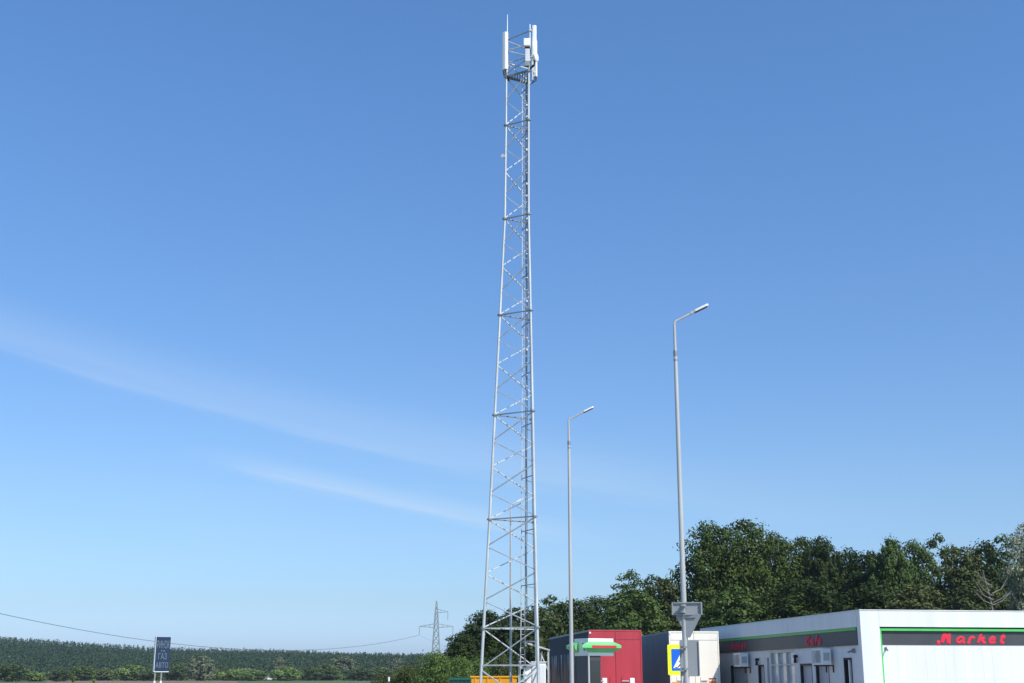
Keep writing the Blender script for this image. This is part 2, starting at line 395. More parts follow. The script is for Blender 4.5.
TREES = [  # direction, top, distance, half width, kind
 ('dark_a', 463, 634, 112, 20, 'small dark tree at the left end of the wood beside the pale green shrubs'),
 ('dark_b', 489, 612, 116, 30, 'dark tree behind the left leg of the lattice mast'),
 ('dark_a', 519, 609, 122, 28, 'dark tree rising behind the middle of the lattice mast foot'),
 ('olive_a', 541, 611, 112, 24, 'brownish green tree just right of the lattice mast, behind the white cabinet'),
 ('airy_a', 551, 596, 125, 18, 'thin tree with a bare twiggy top left of the shorter street lamp'),
 ('dark_b', 572, 601, 118, 26, 'dark tree straight behind the pole of the shorter street lamp'),
 ('oak_b', 596, 598, 124, 26, 'dark tree behind the left half of the red trailer'),
 ('mid_a', 630, 590, 106, 34, 'rounded lighter green tree right above the red trailer'),
 ('airy_a', 632, 571, 132, 22, 'tree with ragged open top above the red trailer, behind the rounded lighter tree'),
 ('airy_a', 652, 576, 136, 22, 'sparse tree with sky gaps, above the gap between the two trailers'),
 ('olive_a', 666, 580, 116, 25, 'olive green tree behind the left edge of the white trailer'),
 ('oak_b', 708, 525, 116, 31, 'very tall oak touching the tall street lamp pole, left peak of the wood'),
 ('oak_a', 742, 522, 117, 37, 'very tall broad oak, right peak of the highest crowns in the wood'),
 ('oak_b', 774, 536, 119, 28, 'tall oak above the left red lettering, on the right flank of the highest crowns'),
 ('oak_a', 801, 539, 122, 27, 'tall dark green tree above the reflecting window of the white building'),
 ('dark_a', 822, 539, 118, 22, 'dark tree with a pointed top above the second red lettering'),
 ('dark_b', 846, 551, 121, 26, 'dark low topped tree above the left side of the building corner'),
 ('dark_a', 868, 553, 116, 26, 'very dark tree straight above the white building corner'),
 ('mid_a', 889, 541, 113, 24, 'yellow green topped tree above the start of the grey sign band'),
 ('oak_b', 913, 543, 127, 24, 'dark green tree between the yellow green topped tree and the thin open tree'),
 ('airy_a', 938, 535, 132, 22, 'thin open tree with visible branches above the first letters of Market'),
 ('olive_a', 960, 549, 116, 25, 'olive brown tree above the middle of the Market lettering'),
 ('dark_b', 985, 544, 124, 26, 'dark tree above the end of the Market lettering'),
 ('airy_a', 1003, 536, 129, 22, 'ragged dark topped tree just left of the pale willow'),
 ('willow_a', 1029, 524, 100, 27, 'pale grey green willow at the right edge of the view'),
 ('olive_a', 916, 586, 98, 32, 'low olive tree in front of the wood, above the left part of the Market facade'),
 ('olive_a', 975, 582, 97, 30, 'low brownish tree in front of the wood with a dead tree on its right'),
 ('dark_a', 800, 580, 104, 40, 'wide dark understorey tree just above the long side of the roof'),
 ('mid_a', 735, 588, 104, 36, 'mid green understorey tree above the white trailer and the roof end'),
 ('dark_b', 868, 584, 102, 34, 'very dark low tree just behind the roof corner'),
 ('dark_b', 1010, 575, 112, 30, 'dark low tree under the pale willow at the right edge'),
]
for k, px, py, Y, hw, lab in TREES:
    plant(PROTO, k, px, py, Y, hw * 1.22, lab, 'tree', G1)
for k, px, py, Y, hw, lab in [
 ('fresh', 436, 651, 92, 22, 'pale green shrub in front of the power pylon foot'),
 ('olive', 408, 664, 96, 20, 'low pale shrub at the left end of the shrub group below the power pylon'),
 ('fresh', 459, 655, 88, 16, 'pale green shrub behind the dark green container'),
 ('olive', 385, 674, 104, 14, 'lowest yellowish shrub, next to the small white marker post'),
 ('fresh', 478, 657, 92, 14, 'shrub just above the yellow skip beside the mast leg'),
 ('olive', 504, 656, 94, 18, 'olive shrub above the right half of the yellow skip'),
]:
    plant(SHRUB, k, px, py, Y, hw, lab, 'shrub', 'shrubs at the edge of the lot')
for k, px, py, Y, hw, lab in [
 ('dark', 12, 663, 380, 16, 'dark round bush in the lower left corner of the view'),
 ('fresh', 35, 672, 390, 12, 'light green bush beside the dark round bush at the left edge'),
 ('dark', 60, 669, 385, 11, 'small dark bush left of the tall weeds'),
 ('round', 82, 666, 430, 15, 'green tree behind the tall weeds'),
 ('round', 105, 668, 440, 13, 'green bush right of the tall weeds, a little lower than its neighbours'),
 ('fresh', 132, 665, 430, 16, 'light green tree just left of the blue board'),
 ('dark', 152, 668, 420, 12, 'dark bush partly behind the legs of the blue board'),
 ('dark', 178, 664, 440, 14, 'dark tree between the blue board and the grey green willow'),
 ('willow', 202, 656, 425, 15, 'grey green willow standing tallest in the field row, right of the blue board'),
 ('fresh', 232, 670, 430, 14, 'light green bush right of the grey green willow'),
 ('dark', 222, 665, 470, 15, 'dark tree behind the right side of the grey green willow'),
 ('fresh', 254, 670, 420, 13, 'bright green bush between the two white cars'),
 ('willow', 279, 658, 470, 9, 'narrow pale tree rising behind the brightest bushes'),
 ('fresh', 286, 667, 420, 14, 'bright green bush right of the white cars'),
 ('dark', 310, 667, 440, 14, 'dark green bush between the pale narrow tree and the rounded grey tree'),
 ('round', 326, 664, 450, 16, 'green tree at the left foot of the rounded grey tree'),
 ('willow', 344, 657, 470, 15, 'rounded grey green tree in the middle of the field row'),
 ('dark', 362, 668, 430, 16, 'dark bush at the right foot of the rounded grey tree'),
 ('round', 381, 667, 440, 14, 'green bush above the small white marker post'),
 ('willow', 397, 659, 520, 11, 'faint grey tree left of the power pylon'),
 ('round', 409, 667, 460, 16, 'green bush below the left insulator of the power pylon'),
]:
    plant(FAR, k, px, py, Y, hw, lab, 'tree', 'trees and bushes along the far field edge')

# far pine wood: one mass nobody could count
rng = np.random.default_rng(77)
CC = []; NN = []; SS = []
pts = []
Y = 662.0
while Y < 985:
    xs = np.arange(-.50 * Y, .32 * Y, 3.6)
    for x in xs: pts.append((x + rng.uniform(-2, 2), Y + rng.uniform(-3, 3)))
    Y += 5.5 if Y > 880 else 10
pts = np.array(pts); zs = ridge_h(pts[:, 0], pts[:, 1])
for (x, y), z in zip(pts, zs):
    h = rng.uniform(11.6, 13.4) + .8 * math.sin(x * .02 + y * .05); r = h * rng.uniform(.18, .27); m = 58
    if rng.random() < .04: h += 1.2
    t = rng.random(m) ** .8
    a = rng.uniform(0, 2 * np.pi, m); rad = r * (1 - t ** 2.2 * .93) * rng.uniform(.5, 1.1, m)
    CC.append(np.stack([x + np.cos(a) * rad, y + np.sin(a) * rad, z + 1.0 + t * (h - 1.0)], -1))
    NN.append(np.stack([np.cos(a) * .8, np.sin(a) * .8, rng.uniform(.3, 1.2, m)], -1) + rng.normal(size=(m, 3)) * .12)
    SS.append((1.35 - .65 * t) * rng.uniform(.7, 1.2, m))
me = quads_mesh('pine_wood', np.concatenate(CC), np.concatenate(NN), np.concatenate(SS), rng, .8); me.materials.append(PINE)
fo = bpy.data.objects.new('pine_wood', me); sc.collection.objects.link(fo)
tag(fo, 'long dark pine wood covering the low hill on the horizon', 'wood', None, 'stuff')

# scrub under the field trees: one uncountable strip
n = 26000
xs = rng.uniform(-225, -8, n); ys = 447 + rng.uniform(0, 45, n)
hh = 2.2 + 1.5 * np.sin(xs * .11 + 1) * np.sin(xs * .043) + .9 * np.sin(xs * .31) + .5 * np.sin(xs * .9) + .02 * (ys - 452)
C = np.stack([xs, ys, .45 + np.maximum(hh, .8) * rng.random(n) ** .6], -1)
me = quads_mesh('undergrowth', C, rng.normal(size=(n, 3)) * .6 + np.array([0, -.4, .7]), rng.uniform(.5, 1.1, n), rng); me.materials.append(FAR_M)
ug = bpy.data.objects.new('undergrowth', me); sc.collection.objects.link(ug)
tag(ug, 'low green scrub growing between the field trees', 'undergrowth', None, 'stuff')
# and along the foot of the near wood
n = 30000
xs = rng.uniform(-8, 52, n); ys = rng.uniform(104, 135, n)
hh = 4.2 + 1.2 * np.sin(xs * .5) + .8 * np.sin(xs * 1.3 + ys * .4) + (ys - 104) * .12
hh *= np.clip((xs + 8) / 8, .35, 1)
me = quads_mesh('undergrowth', np.stack([xs, ys, hh * rng.random(n) ** .6], -1), rng.normal(size=(n, 3)) * .7 + np.array([0, -.3, .6]), rng.uniform(.25, .5, n), rng); me.materials.append(DARKG)
ug = bpy.data.objects.new('undergrowth', me); sc.collection.objects.link(ug)
tag(ug, 'dark undergrowth filling the foot of the wood', 'undergrowth', None, 'stuff')

# dead pale tree by the right edge
def dead_tree(px, py, Y):
    o = empty('dead_tree', (at(px, py, Y).x, Y, 0)); h = at(px, py, Y).z
    t = MB(); rg = random.Random(3)
    t.tube([(0, 0, -.1), (.15, 0, h * .4), (-.1, .1, h * .75), (-.5, .1, h)], [.12, .09, .06, .02], 7); t.build('trunk', BARK_P, o, smooth=True)
    l = MB()
    for k in range(13):
        z = h * rg.uniform(.3, .9); a = rg.choice([0, 3.14]) + rg.uniform(-.9, .9); L = rg.uniform(.6, 1.5)
        e = Vector((math.cos(a) * L, math.sin(a) * L * .5, z + rg.uniform(.7, 1.7)))
        l.tube([(0, 0, z), (e.x * .5, e.y * .5, z + .3), e], [.04, .028, .010], 5)
        l.tube([(e.x * .5, e.y * .5, z + .3), (e.x * .9, e.y * .4, z + .8)], [.02, .008], 5)
    l.build('branches', BARK_P, o)
    tag(o, 'pale bare dead tree above the right end of the Market facade', 'tree')
dead_tree(990, 570, 93)

# ------------------------------------------------------------------ lattice mast
ZL = [3.77, 8.77, 13.77, 18.77, 23.78, 28.85]
WS = [2.82, 2.42, 2.08, 1.72, 1.36, 1.32]
mast = empty('lattice_mast', (.32, 59.9, 0))
tag(mast, 'tall galvanised three legged lattice mast carrying white antennas at its top', 'mast')
def width(z):
    if z < ZL[0]: return 2.82 + (ZL[0] - z) * .075
    return float(np.interp(z, ZL + [40], WS + [1.32]))
def node(i, z):   # 0 left, 1 right near, 2 right rear
    s = width(z); lean = .0055 * (z - 3.77)
    return Vector(((-2 / 3 * s * .866, 1 / 3 * s * .866, 1 / 3 * s * .866)[i] + lean, (0, -s / 2, s / 2)[i], z))
TOPZ = 33.6
def legr(z): return .070 - .018 * min(1, z / 30)
lev = [0.12] + ZL + [31.6]
for i in range(3):
    m = MB(); zz = [0.1] + ZL + [31.6, 34.0 if i == 2 else 33.2]
    m.tube([node(i, z) for z in zz], [legr(z) for z in zz], 10)
    leg = m.build('leg', GALV, mast, smooth=True)
    for z in [.14] + ZL:
        f = MB(); c = node(i, z); f.tube([c - Vector((0, 0, .035)), c + Vector((0, 0, .035))], legr(z) + (.07 if z > 1 else .18), 10)
        f.build('flange', GALV_DARK, leg)
FACES = [(0, 1, 1), (0, 2, 0), (1, 2, 0)]   # (leg a, leg b, which one the zigzag starts from at a level)
for (ia, ib, st) in FACES:
    for si in range(len(lev) - 1):
        z0, z1 = lev[si], lev[si + 1]
        m = MB(); n = 4 if si > 0 else 2
        if si == len(lev) - 2: n = 2
        zs_ = [z0 + (z1 - z0) * k / n for k in range(n + 1)]
        for k in range(n):
            a, c = (ib, ia) if (k + st) % 2 else (ia, ib)
            m.bar(node(a, zs_[k] + .05), node(c, zs_[k + 1] - .05), .056 if si < 3 else .048, .045)
        br = m.build('lattice_bracing', GALV, mast)
        h = MB(); h.bar(node(ia, z1), node(ib, z1), .058, .05); h.build('cross_bar', GALV_DARK if si else GALV, mast)
h = MB(); h.bar(node(0, 2.12), node(1, 2.12), .07, .06); h.build('cross_bar', GALV, mast)
h = MB(); h.bar(node(0, 2.12), node(2, 2.12), .07, .06); h.build('cross_bar', GALV, mast)
# ladder beside the rear right leg, with cable run
def lad(z): return Vector((float(np.interp(z, [0, 4, 18, 31], [.10, .20, .27, .30])), .35 - .004 * z, z))
la = MB(); dl = Vector((math.cos(R(62)), math.sin(R(62)), 0)) * .2
for s_ in (-1, 1): la.tube([lad(z) + dl * s_ for z in np.linspace(.3, 31.3, 12)], .022, 6)
z = .5
while z < 31.2: la.bar(lad(z) - dl, lad(z) + dl, .022); z += .3
la.build('ladder', GALV, mast)
for z in np.arange(3.2, 31, 2.5):
    for s_ in (-1, 1):
        lk = MB(); lk.bar(lad(z) + dl * s_, node(2 if s_ > 0 else 1, z), .035); lk.build('ladder_bracket', GALV_DARK, mast)
cb = MB(); cl = MB()
for k in range(3):
    off = Vector((.10 + .035 * k, .10 + .02 * k, 0))
    cb.tube([lad(z) + off + Vector((.012 * math.sin(z * 1.3 + k), 0, 0)) for z in np.linspace(2.0, 31.4, 40)], .011, 5)
for z in np.concatenate([np.arange(3, 14, 2.3), np.arange(14, 31.3, .62)]): cl.box(.02, .08, -.02, .02, -.03, .03 + .05 * math.sin(z * 3), Matrix.Translation(lad(z) + Vector((.10, .10, 0))))
cb.build('feeder_cable', CABLE, mast); cl.build('cable_clamp', WHITE_P, mast)
# platform and head frame
pf = MB(); zt = 31.55
P3 = [node(i, zt) for i in range(3)]
for k in range(9):
    t = (k + .5) / 9
    a = P3[0].lerp(P3[1], t); c = P3[0].lerp(P3[2], t); pf.bar(a, c, .06, .03)
for i, j in ((0, 1), (1, 2), (2, 0)):
    d = (P3[j] - P3[i]).normalized() * .14; pf.bar(P3[i] - d, P3[j] + d, .08, .05 if (i, j) == (0, 1) else .14)
pf.build('platform', GALV_DARK, mast)
hf = MB()
for z in (32.35, 33.05):
    for i, j in ((0, 1), (1, 2), (2, 0)): hf.bar(node(i, z), node(j, z), .05, .05)
hf.bar(node(0, 33.05), node(1, 32.35), .045); hf.bar(node(0, 32.3), node(2, 31.7), .045); hf.bar(node(0, 31.75), node(1, 32.3), .045)
hf.build('head_frame', GALV, mast)
up = MB()
a = node(0, 33.95); c = node(2, 34.25)
up.bar(node(0, 33.65), node(1, 33.8), .045); up.bar(node(0, 33.6), node(2, 33.45), .045)
up.build('head_brace', GALV_DARK, mast)
def antenna(i, off, z0, z1, w, d, face, nm='panel_antenna'):
    z0 -= .22; z1 -= .22
    c = node(i, (z0 + z1) / 2) + Vector(off)
    M_ = Matrix.Translation((c.x, c.y, 0)) @ Matrix.Rotation(face, 4, 'Z')
    m = MB(); m.prism([(-w/2, 0), (-w/2, d * .7), (-w*.3, d), (w*.3, d), (w/2, d * .7), (w/2, 0)], 'z', z0, z1, M_)
    o = m.build(nm, WHITE_P, mast, bevel=.02)
    q = MB(); q.tube([M_ @ Vector((0, -.14, z0 - .25)), M_ @ Vector((0, -.14, z1 + .1))], .035, 8)
    for z in (z0 + .25, z1 - .25): q.box(-.06, .06, -.16, .02, z - .05, z + .05, M_)
    q.build('mounting_pole', GALV, o)
    g = MB()
    for k in (-.1, -.03, .05, .11): g.tube([M_ @ Vector((k, d * .5, z0 + .01)), M_ @ Vector((k, d * .4, z0 - .22)), M_ @ Vector((k * .4, -.25, z0 - .5))], .018, 6)
    g.build('jumper_cable', CABLE, o)
    return o
antenna(0, (-.04, -.12, 0), 32.08, 34.2, .30, .17, R(140))
antenna(1, (.20, .05, 0), 32.35, 34.35, .18, .20, R(-100))
antenna(2, (.28, .16, 0), 32.2, 34.3, .30, .17, R(-30))
rr_ = MB(); c = node(1, 33.4) + Vector((-.10, -.16, 0))
rr_.box(c.x - .17, c.x + .17, c.y - .14, c.y + .14, 32.84, 33.26); rr_.build('radio_unit', WHITE_P, mast, bevel=.03)
rr_ = MB(); rr_.box(c.x - .10, c.x + .14, c.y - .08, c.y + .12, 31.98, 32.7); rr_.build('radio_unit', GALV, mast, bevel=.02)
rr_ = MB(); rr_.box(c.x - .12, c.x + .12, c.y - .1, c.y + .1, 31.72, 31.96); rr_.build('radio_unit', GALV_DARK, mast, bevel=.02)
jc = MB()
for k in range(6):
    jc.tube([(c.x - .1 + .05 * k, c.y, 32.84), (c.x - .05 + .05 * k, c.y + .12, 32.7 - .05 * k), (c.x + .02 * k, c.y + .25, 32.4), (c.x + .1, c.y + .3, 31.6)], .02, 6)
jc.build('jumper_cable', CABLE, mast)
d_ = MB(); cc = node(1, 32.3) + Vector((.34, -.05, 0))
d_.tube([cc + Vector((-.10, .05, 0)), cc, cc + Vector((.06, -.03, 0)), cc + Vector((.10, -.05, 0))], [.08, .24, .25, .16], 16); d_.build('dish_antenna', WHITE_P, mast, smooth=True)
d_ = MB(); cc = node(0, 27.1) + Vector((-.13, -.12, 0))
d_.tube([cc + Vector((.05, .10, 0)), cc, cc + Vector((-.02, -.07, 0))], [.05, .10, .10], 14); d_.build('dish_antenna', GALV, mast, smooth=True)
lr = MB(); lr.tube([node(0, 33.2) + Vector((.03, .05, 0)), node(0, 34.0) + Vector((.03, .05, 0)), node(0, 35.15) + Vector((.03, .05, 0))], [.035, .028, .016], 8); lr.build('lightning_rod', WHITE_P, mast)
ob = MB(); c = node(2, 34.0); ob.tube([c, c + Vector((0, 0, .14))], .07, 10); ob.bar(c - Vector((.25, 0, 0)), c + Vector((.15, 0, .02)), .05); ob.build('warning_lamp', GALV_DARK, mast)
for i in range(3):
    c = node(i, 0); q = MB(); q.box(c.x - .45, c.x + .45, c.y - .45, c.y + .45, -.2, .1); q.build('footing', CONC, mast)

# equipment cabinet and cable bridge at its foot
cab = empty('equipment_cabinet', (1.2, 61.6, 0)); tag(cab, 'white equipment cabinet standing behind the right leg of the mast', 'cabinet')
m = MB(); m.box(-.28, .38, -.32, .32, .15, 2.26); m.build('housing', WHITE_P, cab, bevel=.015)
m = MB(); m.box(-.31, .41, -.36, .36, 2.262, 2.30); m.build('roof', WHITE_P, cab)
m = MB(); m.box(-.24, .34, -.335, -.322, .25, 2.15); d = m.build('door', WHITE_W, cab, bevel=.005)
m = MB(); m.box(.26, .29, -.365, -.336, 1.1, 1.3); m.build('handle', FRAME_D, d)
m = MB(); m.box(-.32, .42, -.36, .36, .01, .149); m.build('plinth', CONC, cab)
cab2 = empty('equipment_cabinet', (.78, 61.5, 0)); tag(cab2, 'narrower, lower white equipment cabinet inside the mast leg, left of the other cabinet', 'cabinet')
m = MB(); m.box(-.12, .12, -.2, .2, .15, 2.08); m.build('housing', WHITE_P, cab2, bevel=.015)
m = MB(); m.box(-.14, .14, -.22, .22, .01, .149); m.build('plinth', CONC, cab2)
cbr = empty('cable_bridge', (1.73, 62.3, 0)); tag(cbr, 'grey steel cable bridge leading from the mast ladder to the white cabinet', 'cable bridge')
m = MB(); m.bar((0, 0, 0), (0, 0, 2.84), .085); m.build('post', POLE, cbr)
m = MB(); m.bar((.04, 0, 2.84), (-1.14, -1.2, 3.16), .10, .07); m.build('tray', POLE, cbr)
m = MB(); m.bar((-.02, 0, 1.9), (-.38, -.1, 2.72), .05); m.bar((-.38, -.1, 2.05), (-.3, -.1, 2.78), .05); m.build('brace', POLE, cbr)
eq = empty('radio_rack', (.42, 61.3, 0)); tag(eq, 'small rack of grey radio boxes with looped cables beside the mast ladder', 'rack')
m = MB(); m.bar((-.1, 0, 0), (-.1, 0, 2.45), .05); m.bar((.2, 0, 0), (.2, 0, 2.45), .05); m.bar((-.12, 0, 2.3), (.22, 0, 2.3), .04); m.build('frame', GALV, eq)
for x, z in ((-.08, 1.95), (.1, 1.55)):
    m = MB(); m.box(x, x + .14, -.16, -.03, z, z + .3); m.build('radio_unit', WHITE_P, eq, bevel=.01)
m = MB()
for k in range(3):
    m.tube([(-.12 + .09 * k + .09 * math.cos(a), -.22 - .03 * k, 2.28 + .13 * math.sin(a)) for a in np.linspace(0, 6.28, 14)], .02, 6)
m.build('cable_loop', CABLE, eq)

# ------------------------------------------------------------------ street lamps
def make_lamp():
    o = empty('street_lamp')
    m = MB(); m.tube([(0, 0, 0), (0, 0, 8.53)], [.067, .041], 12); m.build('pole', POLE, o, smooth=True)
    m = MB(); m.tube([(0, 0, 8.42), (0, 0, 8.54), (0, 0, 8.57)], [.046, .046, .032], 12)
    m.tube([(0, 0, 8.31), (0, 0, 8.35)], .0455, 12); m.build('collar', GALV_DARK, o)
    m = MB(); m.tube([(0, 0, 8.55), (0, 0, 9.18), (.03, 0, 9.225), (.40, 0, 9.415)], [.034, .030, .028, .024], 10); m.build('arm', POLE, o, smooth=True)
    ax = Vector((.39, 0, .195)).normalized(); nz = Vector((-ax.z, 0, ax.x)); c = Vector((.38, 0, 9.41))
    M_ = Matrix(((ax.x, 0, nz.x, c.x), (0, 1, 0, c.y), (ax.z, 0, nz.z, c.z), (0, 0, 0, 1)))
    m = MB(); m.prism([(-.02, -.035), (.03, -.05), (.10, -.085), (.38, -.085), (.43, -.05), (.43, .05), (.38, .085), (.10, .085), (.03, .05), (-.02, .035)], 'z', -.024, .024, M_)
    h = m.build('luminaire', LENS, o, bevel=.008)
    m = MB(); m.box(.09, .39, -.075, .075, -.032, -.0245, M_); m.build('lens', FRAME_D, h)
    m = MB(); m.box(-.16, .16, -.16, .16, -.05, .02); m.build('base_plate', GALV_DARK, o)
    m = MB(); m.box(-.05, .05, -.094, -.07, .7, 1.15); m.build('service_door', GALV_DARK, o)
    return o
L1 = make_lamp()
for k, (x, y, rz, s_, lab) in enumerate([
    (3.61, 27.2, 0, 1.001, 'tallest looking street lamp, grey pole carrying the backs of traffic signs'),
    (1.735, 38.2, 0, .999, 'slim grey street lamp in front of the red trailer, without signs on its pole'),
    (-.06, 62.6, 45, 1.06, 'street lamp seen through the lattice mast, its head in front of the sky')]):
    o = L1 if k == 0 else copy_tree(L1)
    o.location = (x, y, 0.02); o.rotation_euler = (0, 0, R(rz)); o.scale = (s_,) * 3
    tag(o, lab, 'street lamp', 'street lamps along the road')

# backs of the signs on the first lamp pole
def rounded(w, h, r=.04, n=4):
    p = []
    for cx, cy, a0 in ((w/2 - r, h/2 - r, 0), (-w/2 + r, h/2 - r, 90), (-w/2 + r, -h/2 + r, 180), (w/2 - r, -h/2 + r, 270)):
        for k in range(n + 1):
            a = R(a0 + 90 * k / n); p.append((cx + r * math.cos(a), cy + r * math.sin(a)))
    return p
def clamp(o, z, dx=-.0, dy=0):
    m = MB(); m.tube([(dx, dy, z - .02), (dx, dy, z + .02)], .070, 12); m.bar((dx - .05, dy + .085, z), (dx + .05, dy + .085, z), .03); m.build('clamp', GALV_DARK, o)
# top plate, a shallow tray seen from behind
so_ = empty('road_sign', (3.665, 27.13, 2.985), R(-14)); tag(so_, 'grey back of a wide rectangular plate, uppermost on the tall street lamp pole', 'sign', 'sign backs on the street lamp pole')
m = MB(); m.prism(rounded(.63, .26, .02), 'y', 0, .012); m.build('plate', SIGNBACK, so_)
for b6 in ((-.315, -.29, -.05, -.001, -.13, .13), (.29, .315, -.05, -.001, -.13, .13), (-.289, .289, -.03, -.001, .108, .13), (-.289, .289, -.03, -.001, -.13, -.108)):
    m = MB(); m.box(*b6); m.build('rim', SIGNBACK, so_)
clamp(so_, .06, -.075, -.115); clamp(so_, -.07, -.075, -.115)
st = empty('road_sign', (3.68, 27.12, 2.85), R(-24)); tag(st, 'grey back of a downward pointing triangular sign on the tall lamp pole', 'sign', 'sign backs on the street lamp pole')
m = MB(); tri = [(-.27, 0), (-.235, .018), (.235, .018), (.27, 0), (.265, -.03), (.025, -.455), (-.025, -.455), (-.265, -.03)]
m.prism(tri, 'y', 0, .012); m.build('plate', SIGNBACK, st)
m = MB(); m.bar((-.16, -.012, -.05), (.16, -.012, -.05), .02, .014); m.build('rail', GALV_DARK, st)
sb = empty('road_sign', (3.685, 27.14, 1.98), R(-12)); tag(sb, 'grey back of a tall rectangular sign, lowest on the tall street lamp pole', 'sign', 'sign backs on the street lamp pole')
m = MB(); m.prism(rounded(.40, .73, .03), 'y', 0, .012); m.build('plate', SIGNBACK, sb)
for b6 in ((.185, .20, -.022, -.001, -.34, .34), (-.20, -.185, -.022, -.001, -.34, .34)):
    m = MB(); m.box(*b6); m.build('rim', GALV_DARK, sb)
clamp(sb, .22, -.095, -.135); clamp(sb, -.22, -.095, -.135)

# pedestrian crossing sign on its own post
ps = empty('crossing_sign', (4.02, 31, 0), R(8)); tag(ps, 'fluorescent yellow bordered blue pedestrian crossing sign half hidden behind a grey sign back', 'sign')
m = MB(); m.tube([(0, .05, 0), (0, .05, 2.32)], .03, 10); m.build('post', POLE, ps, smooth=True)
m = MB(); m.prism([(a, c + 1.995) for a, c in rounded(.68, .70, .03)], 'y', 0, .012); bd = m.build('border', NEON, ps)
m = MB(); m.prism([(a, c + 1.995) for a, c in rounded(.50, .50, .02)], 'y', -.004, -.001); m.build('face', BLUE_S, bd)
m = MB(); m.prism([(-.215, 1.805), (.215, 1.805), (0, 2.19)], 'y', -.008, -.0045); m.build('triangle', WHITE_S, bd)
m = MB(); F = (Vector((0, 1, 0)), .15)
def ped(p, r): m.tube([(x, -.011, 1.82 + z) for x, z in p], r, 6, flat=F)
ped([(.01, .235), (.011, .275)], .022); ped([(.0, .20), (-.01, .11)], .026); ped([(-.01, .11), (-.05, .06), (-.09, .01)], .014); ped([(-.01, .11), (.04, .07), (.06, .01)], .014)
ped([(-.0, .20), (-.05, .15), (-.07, .12)], .010); ped([(.0, .20), (.04, .16), (.07, .15)], .010)
ped([(-.17, -.0), (-.10, -.0)], .008); ped([(-.03, -.0), (.03, -.0)], .008); ped([(.10, -.0), (.17, -.0)], .008)
m.build('pedestrian', BLACK_S, bd)

# ------------------------------------------------------------------ trailers
def curtain_mat():
    m = bpy.data.materials.new('navy_curtain_print'); m.use_nodes = True; t = m.node_tree; b_ = t.nodes['Principled BSDF']; b_.inputs['Roughness'].default_value = .7; b_.inputs['Specular IOR Level'].default_value = .15
    c = t.nodes.new('ShaderNodeTexCoord'); s_ = t.nodes.new('ShaderNodeSeparateXYZ'); t.links.new(c.outputs['Object'], s_.inputs[0])
    mp = t.nodes.new('ShaderNodeMapping'); mp.inputs['Scale'].default_value = (1, 2.1, .14); t.links.new(c.outputs['Object'], mp.inputs[0])
    n = t.nodes.new('ShaderNodeTexNoise'); n.inputs['Scale'].default_value = 1.7; n.inputs['Detail'].default_value = 4; t.links.new(mp.outputs[0], n.inputs['Vector'])
    def M(op, a, c2=None, clampit=False):
        k = t.nodes.new('ShaderNodeMath'); k.operation = op; k.use_clamp = clampit
        for i, v in enumerate((a, c2)):
            if v is None: continue
            if isinstance(v, (int, float)): k.inputs[i].default_value = v
            else: t.links.new(v, k.inputs[i])
        return k.outputs[0]
    # printed reeds stand 1.0 to 2.9 m up, thinner towards their tips
    hgt = M('MULTIPLY', M('SUBTRACT', 3.25, s_.outputs[2]), .42, True)
    reed = M('MULTIPLY', M('GREATER_THAN', M('ADD', n.outputs['Fac'], M('MULTIPLY', hgt, .16)), .60), M('LESS_THAN', s_.outputs[2], 2.75))
    reed = M('MULTIPLY', reed, M('GREATER_THAN', s_.outputs[1], 3.6))
    cr = t.nodes.new('ShaderNodeValToRGB'); cr.color_ramp.elements[0].position = .0; cr.color_ramp.elements[1].position = .75
    cr.color_ramp.elements[0].color = (.42, .44, .45, 1); cr.color_ramp.elements[1].color = (.34, .16, .09, 1)
    t.links.new(M('SUBTRACT', 2.75, s_.outputs[2]), cr.inputs[0])
    mixn = t.nodes.new('ShaderNodeMix'); mixn.data_type = 'RGBA'; t.links.new(reed, mixn.inputs[0])
    mixn.inputs[6].default_value = (.030, .042, .062, 1); t.links.new(cr.outputs[0], mixn.inputs[7]); t.links.new(mixn.outputs[2], b_.inputs['Base Color'])
    w = t.nodes.new('ShaderNodeTexNoise'); w.inputs['Scale'].default_value = .8; bp = t.nodes.new('ShaderNodeBump'); bp.inputs['Strength'].default_value = .15
    t.links.new(c.outputs['Object'], w.inputs['Vector']); t.links.new(w.outputs['Fac'], bp.inputs['Height']); t.links.new(bp.outputs[0], b_.inputs['Normal'])
    return m
NAVY_C = curtain_mat()
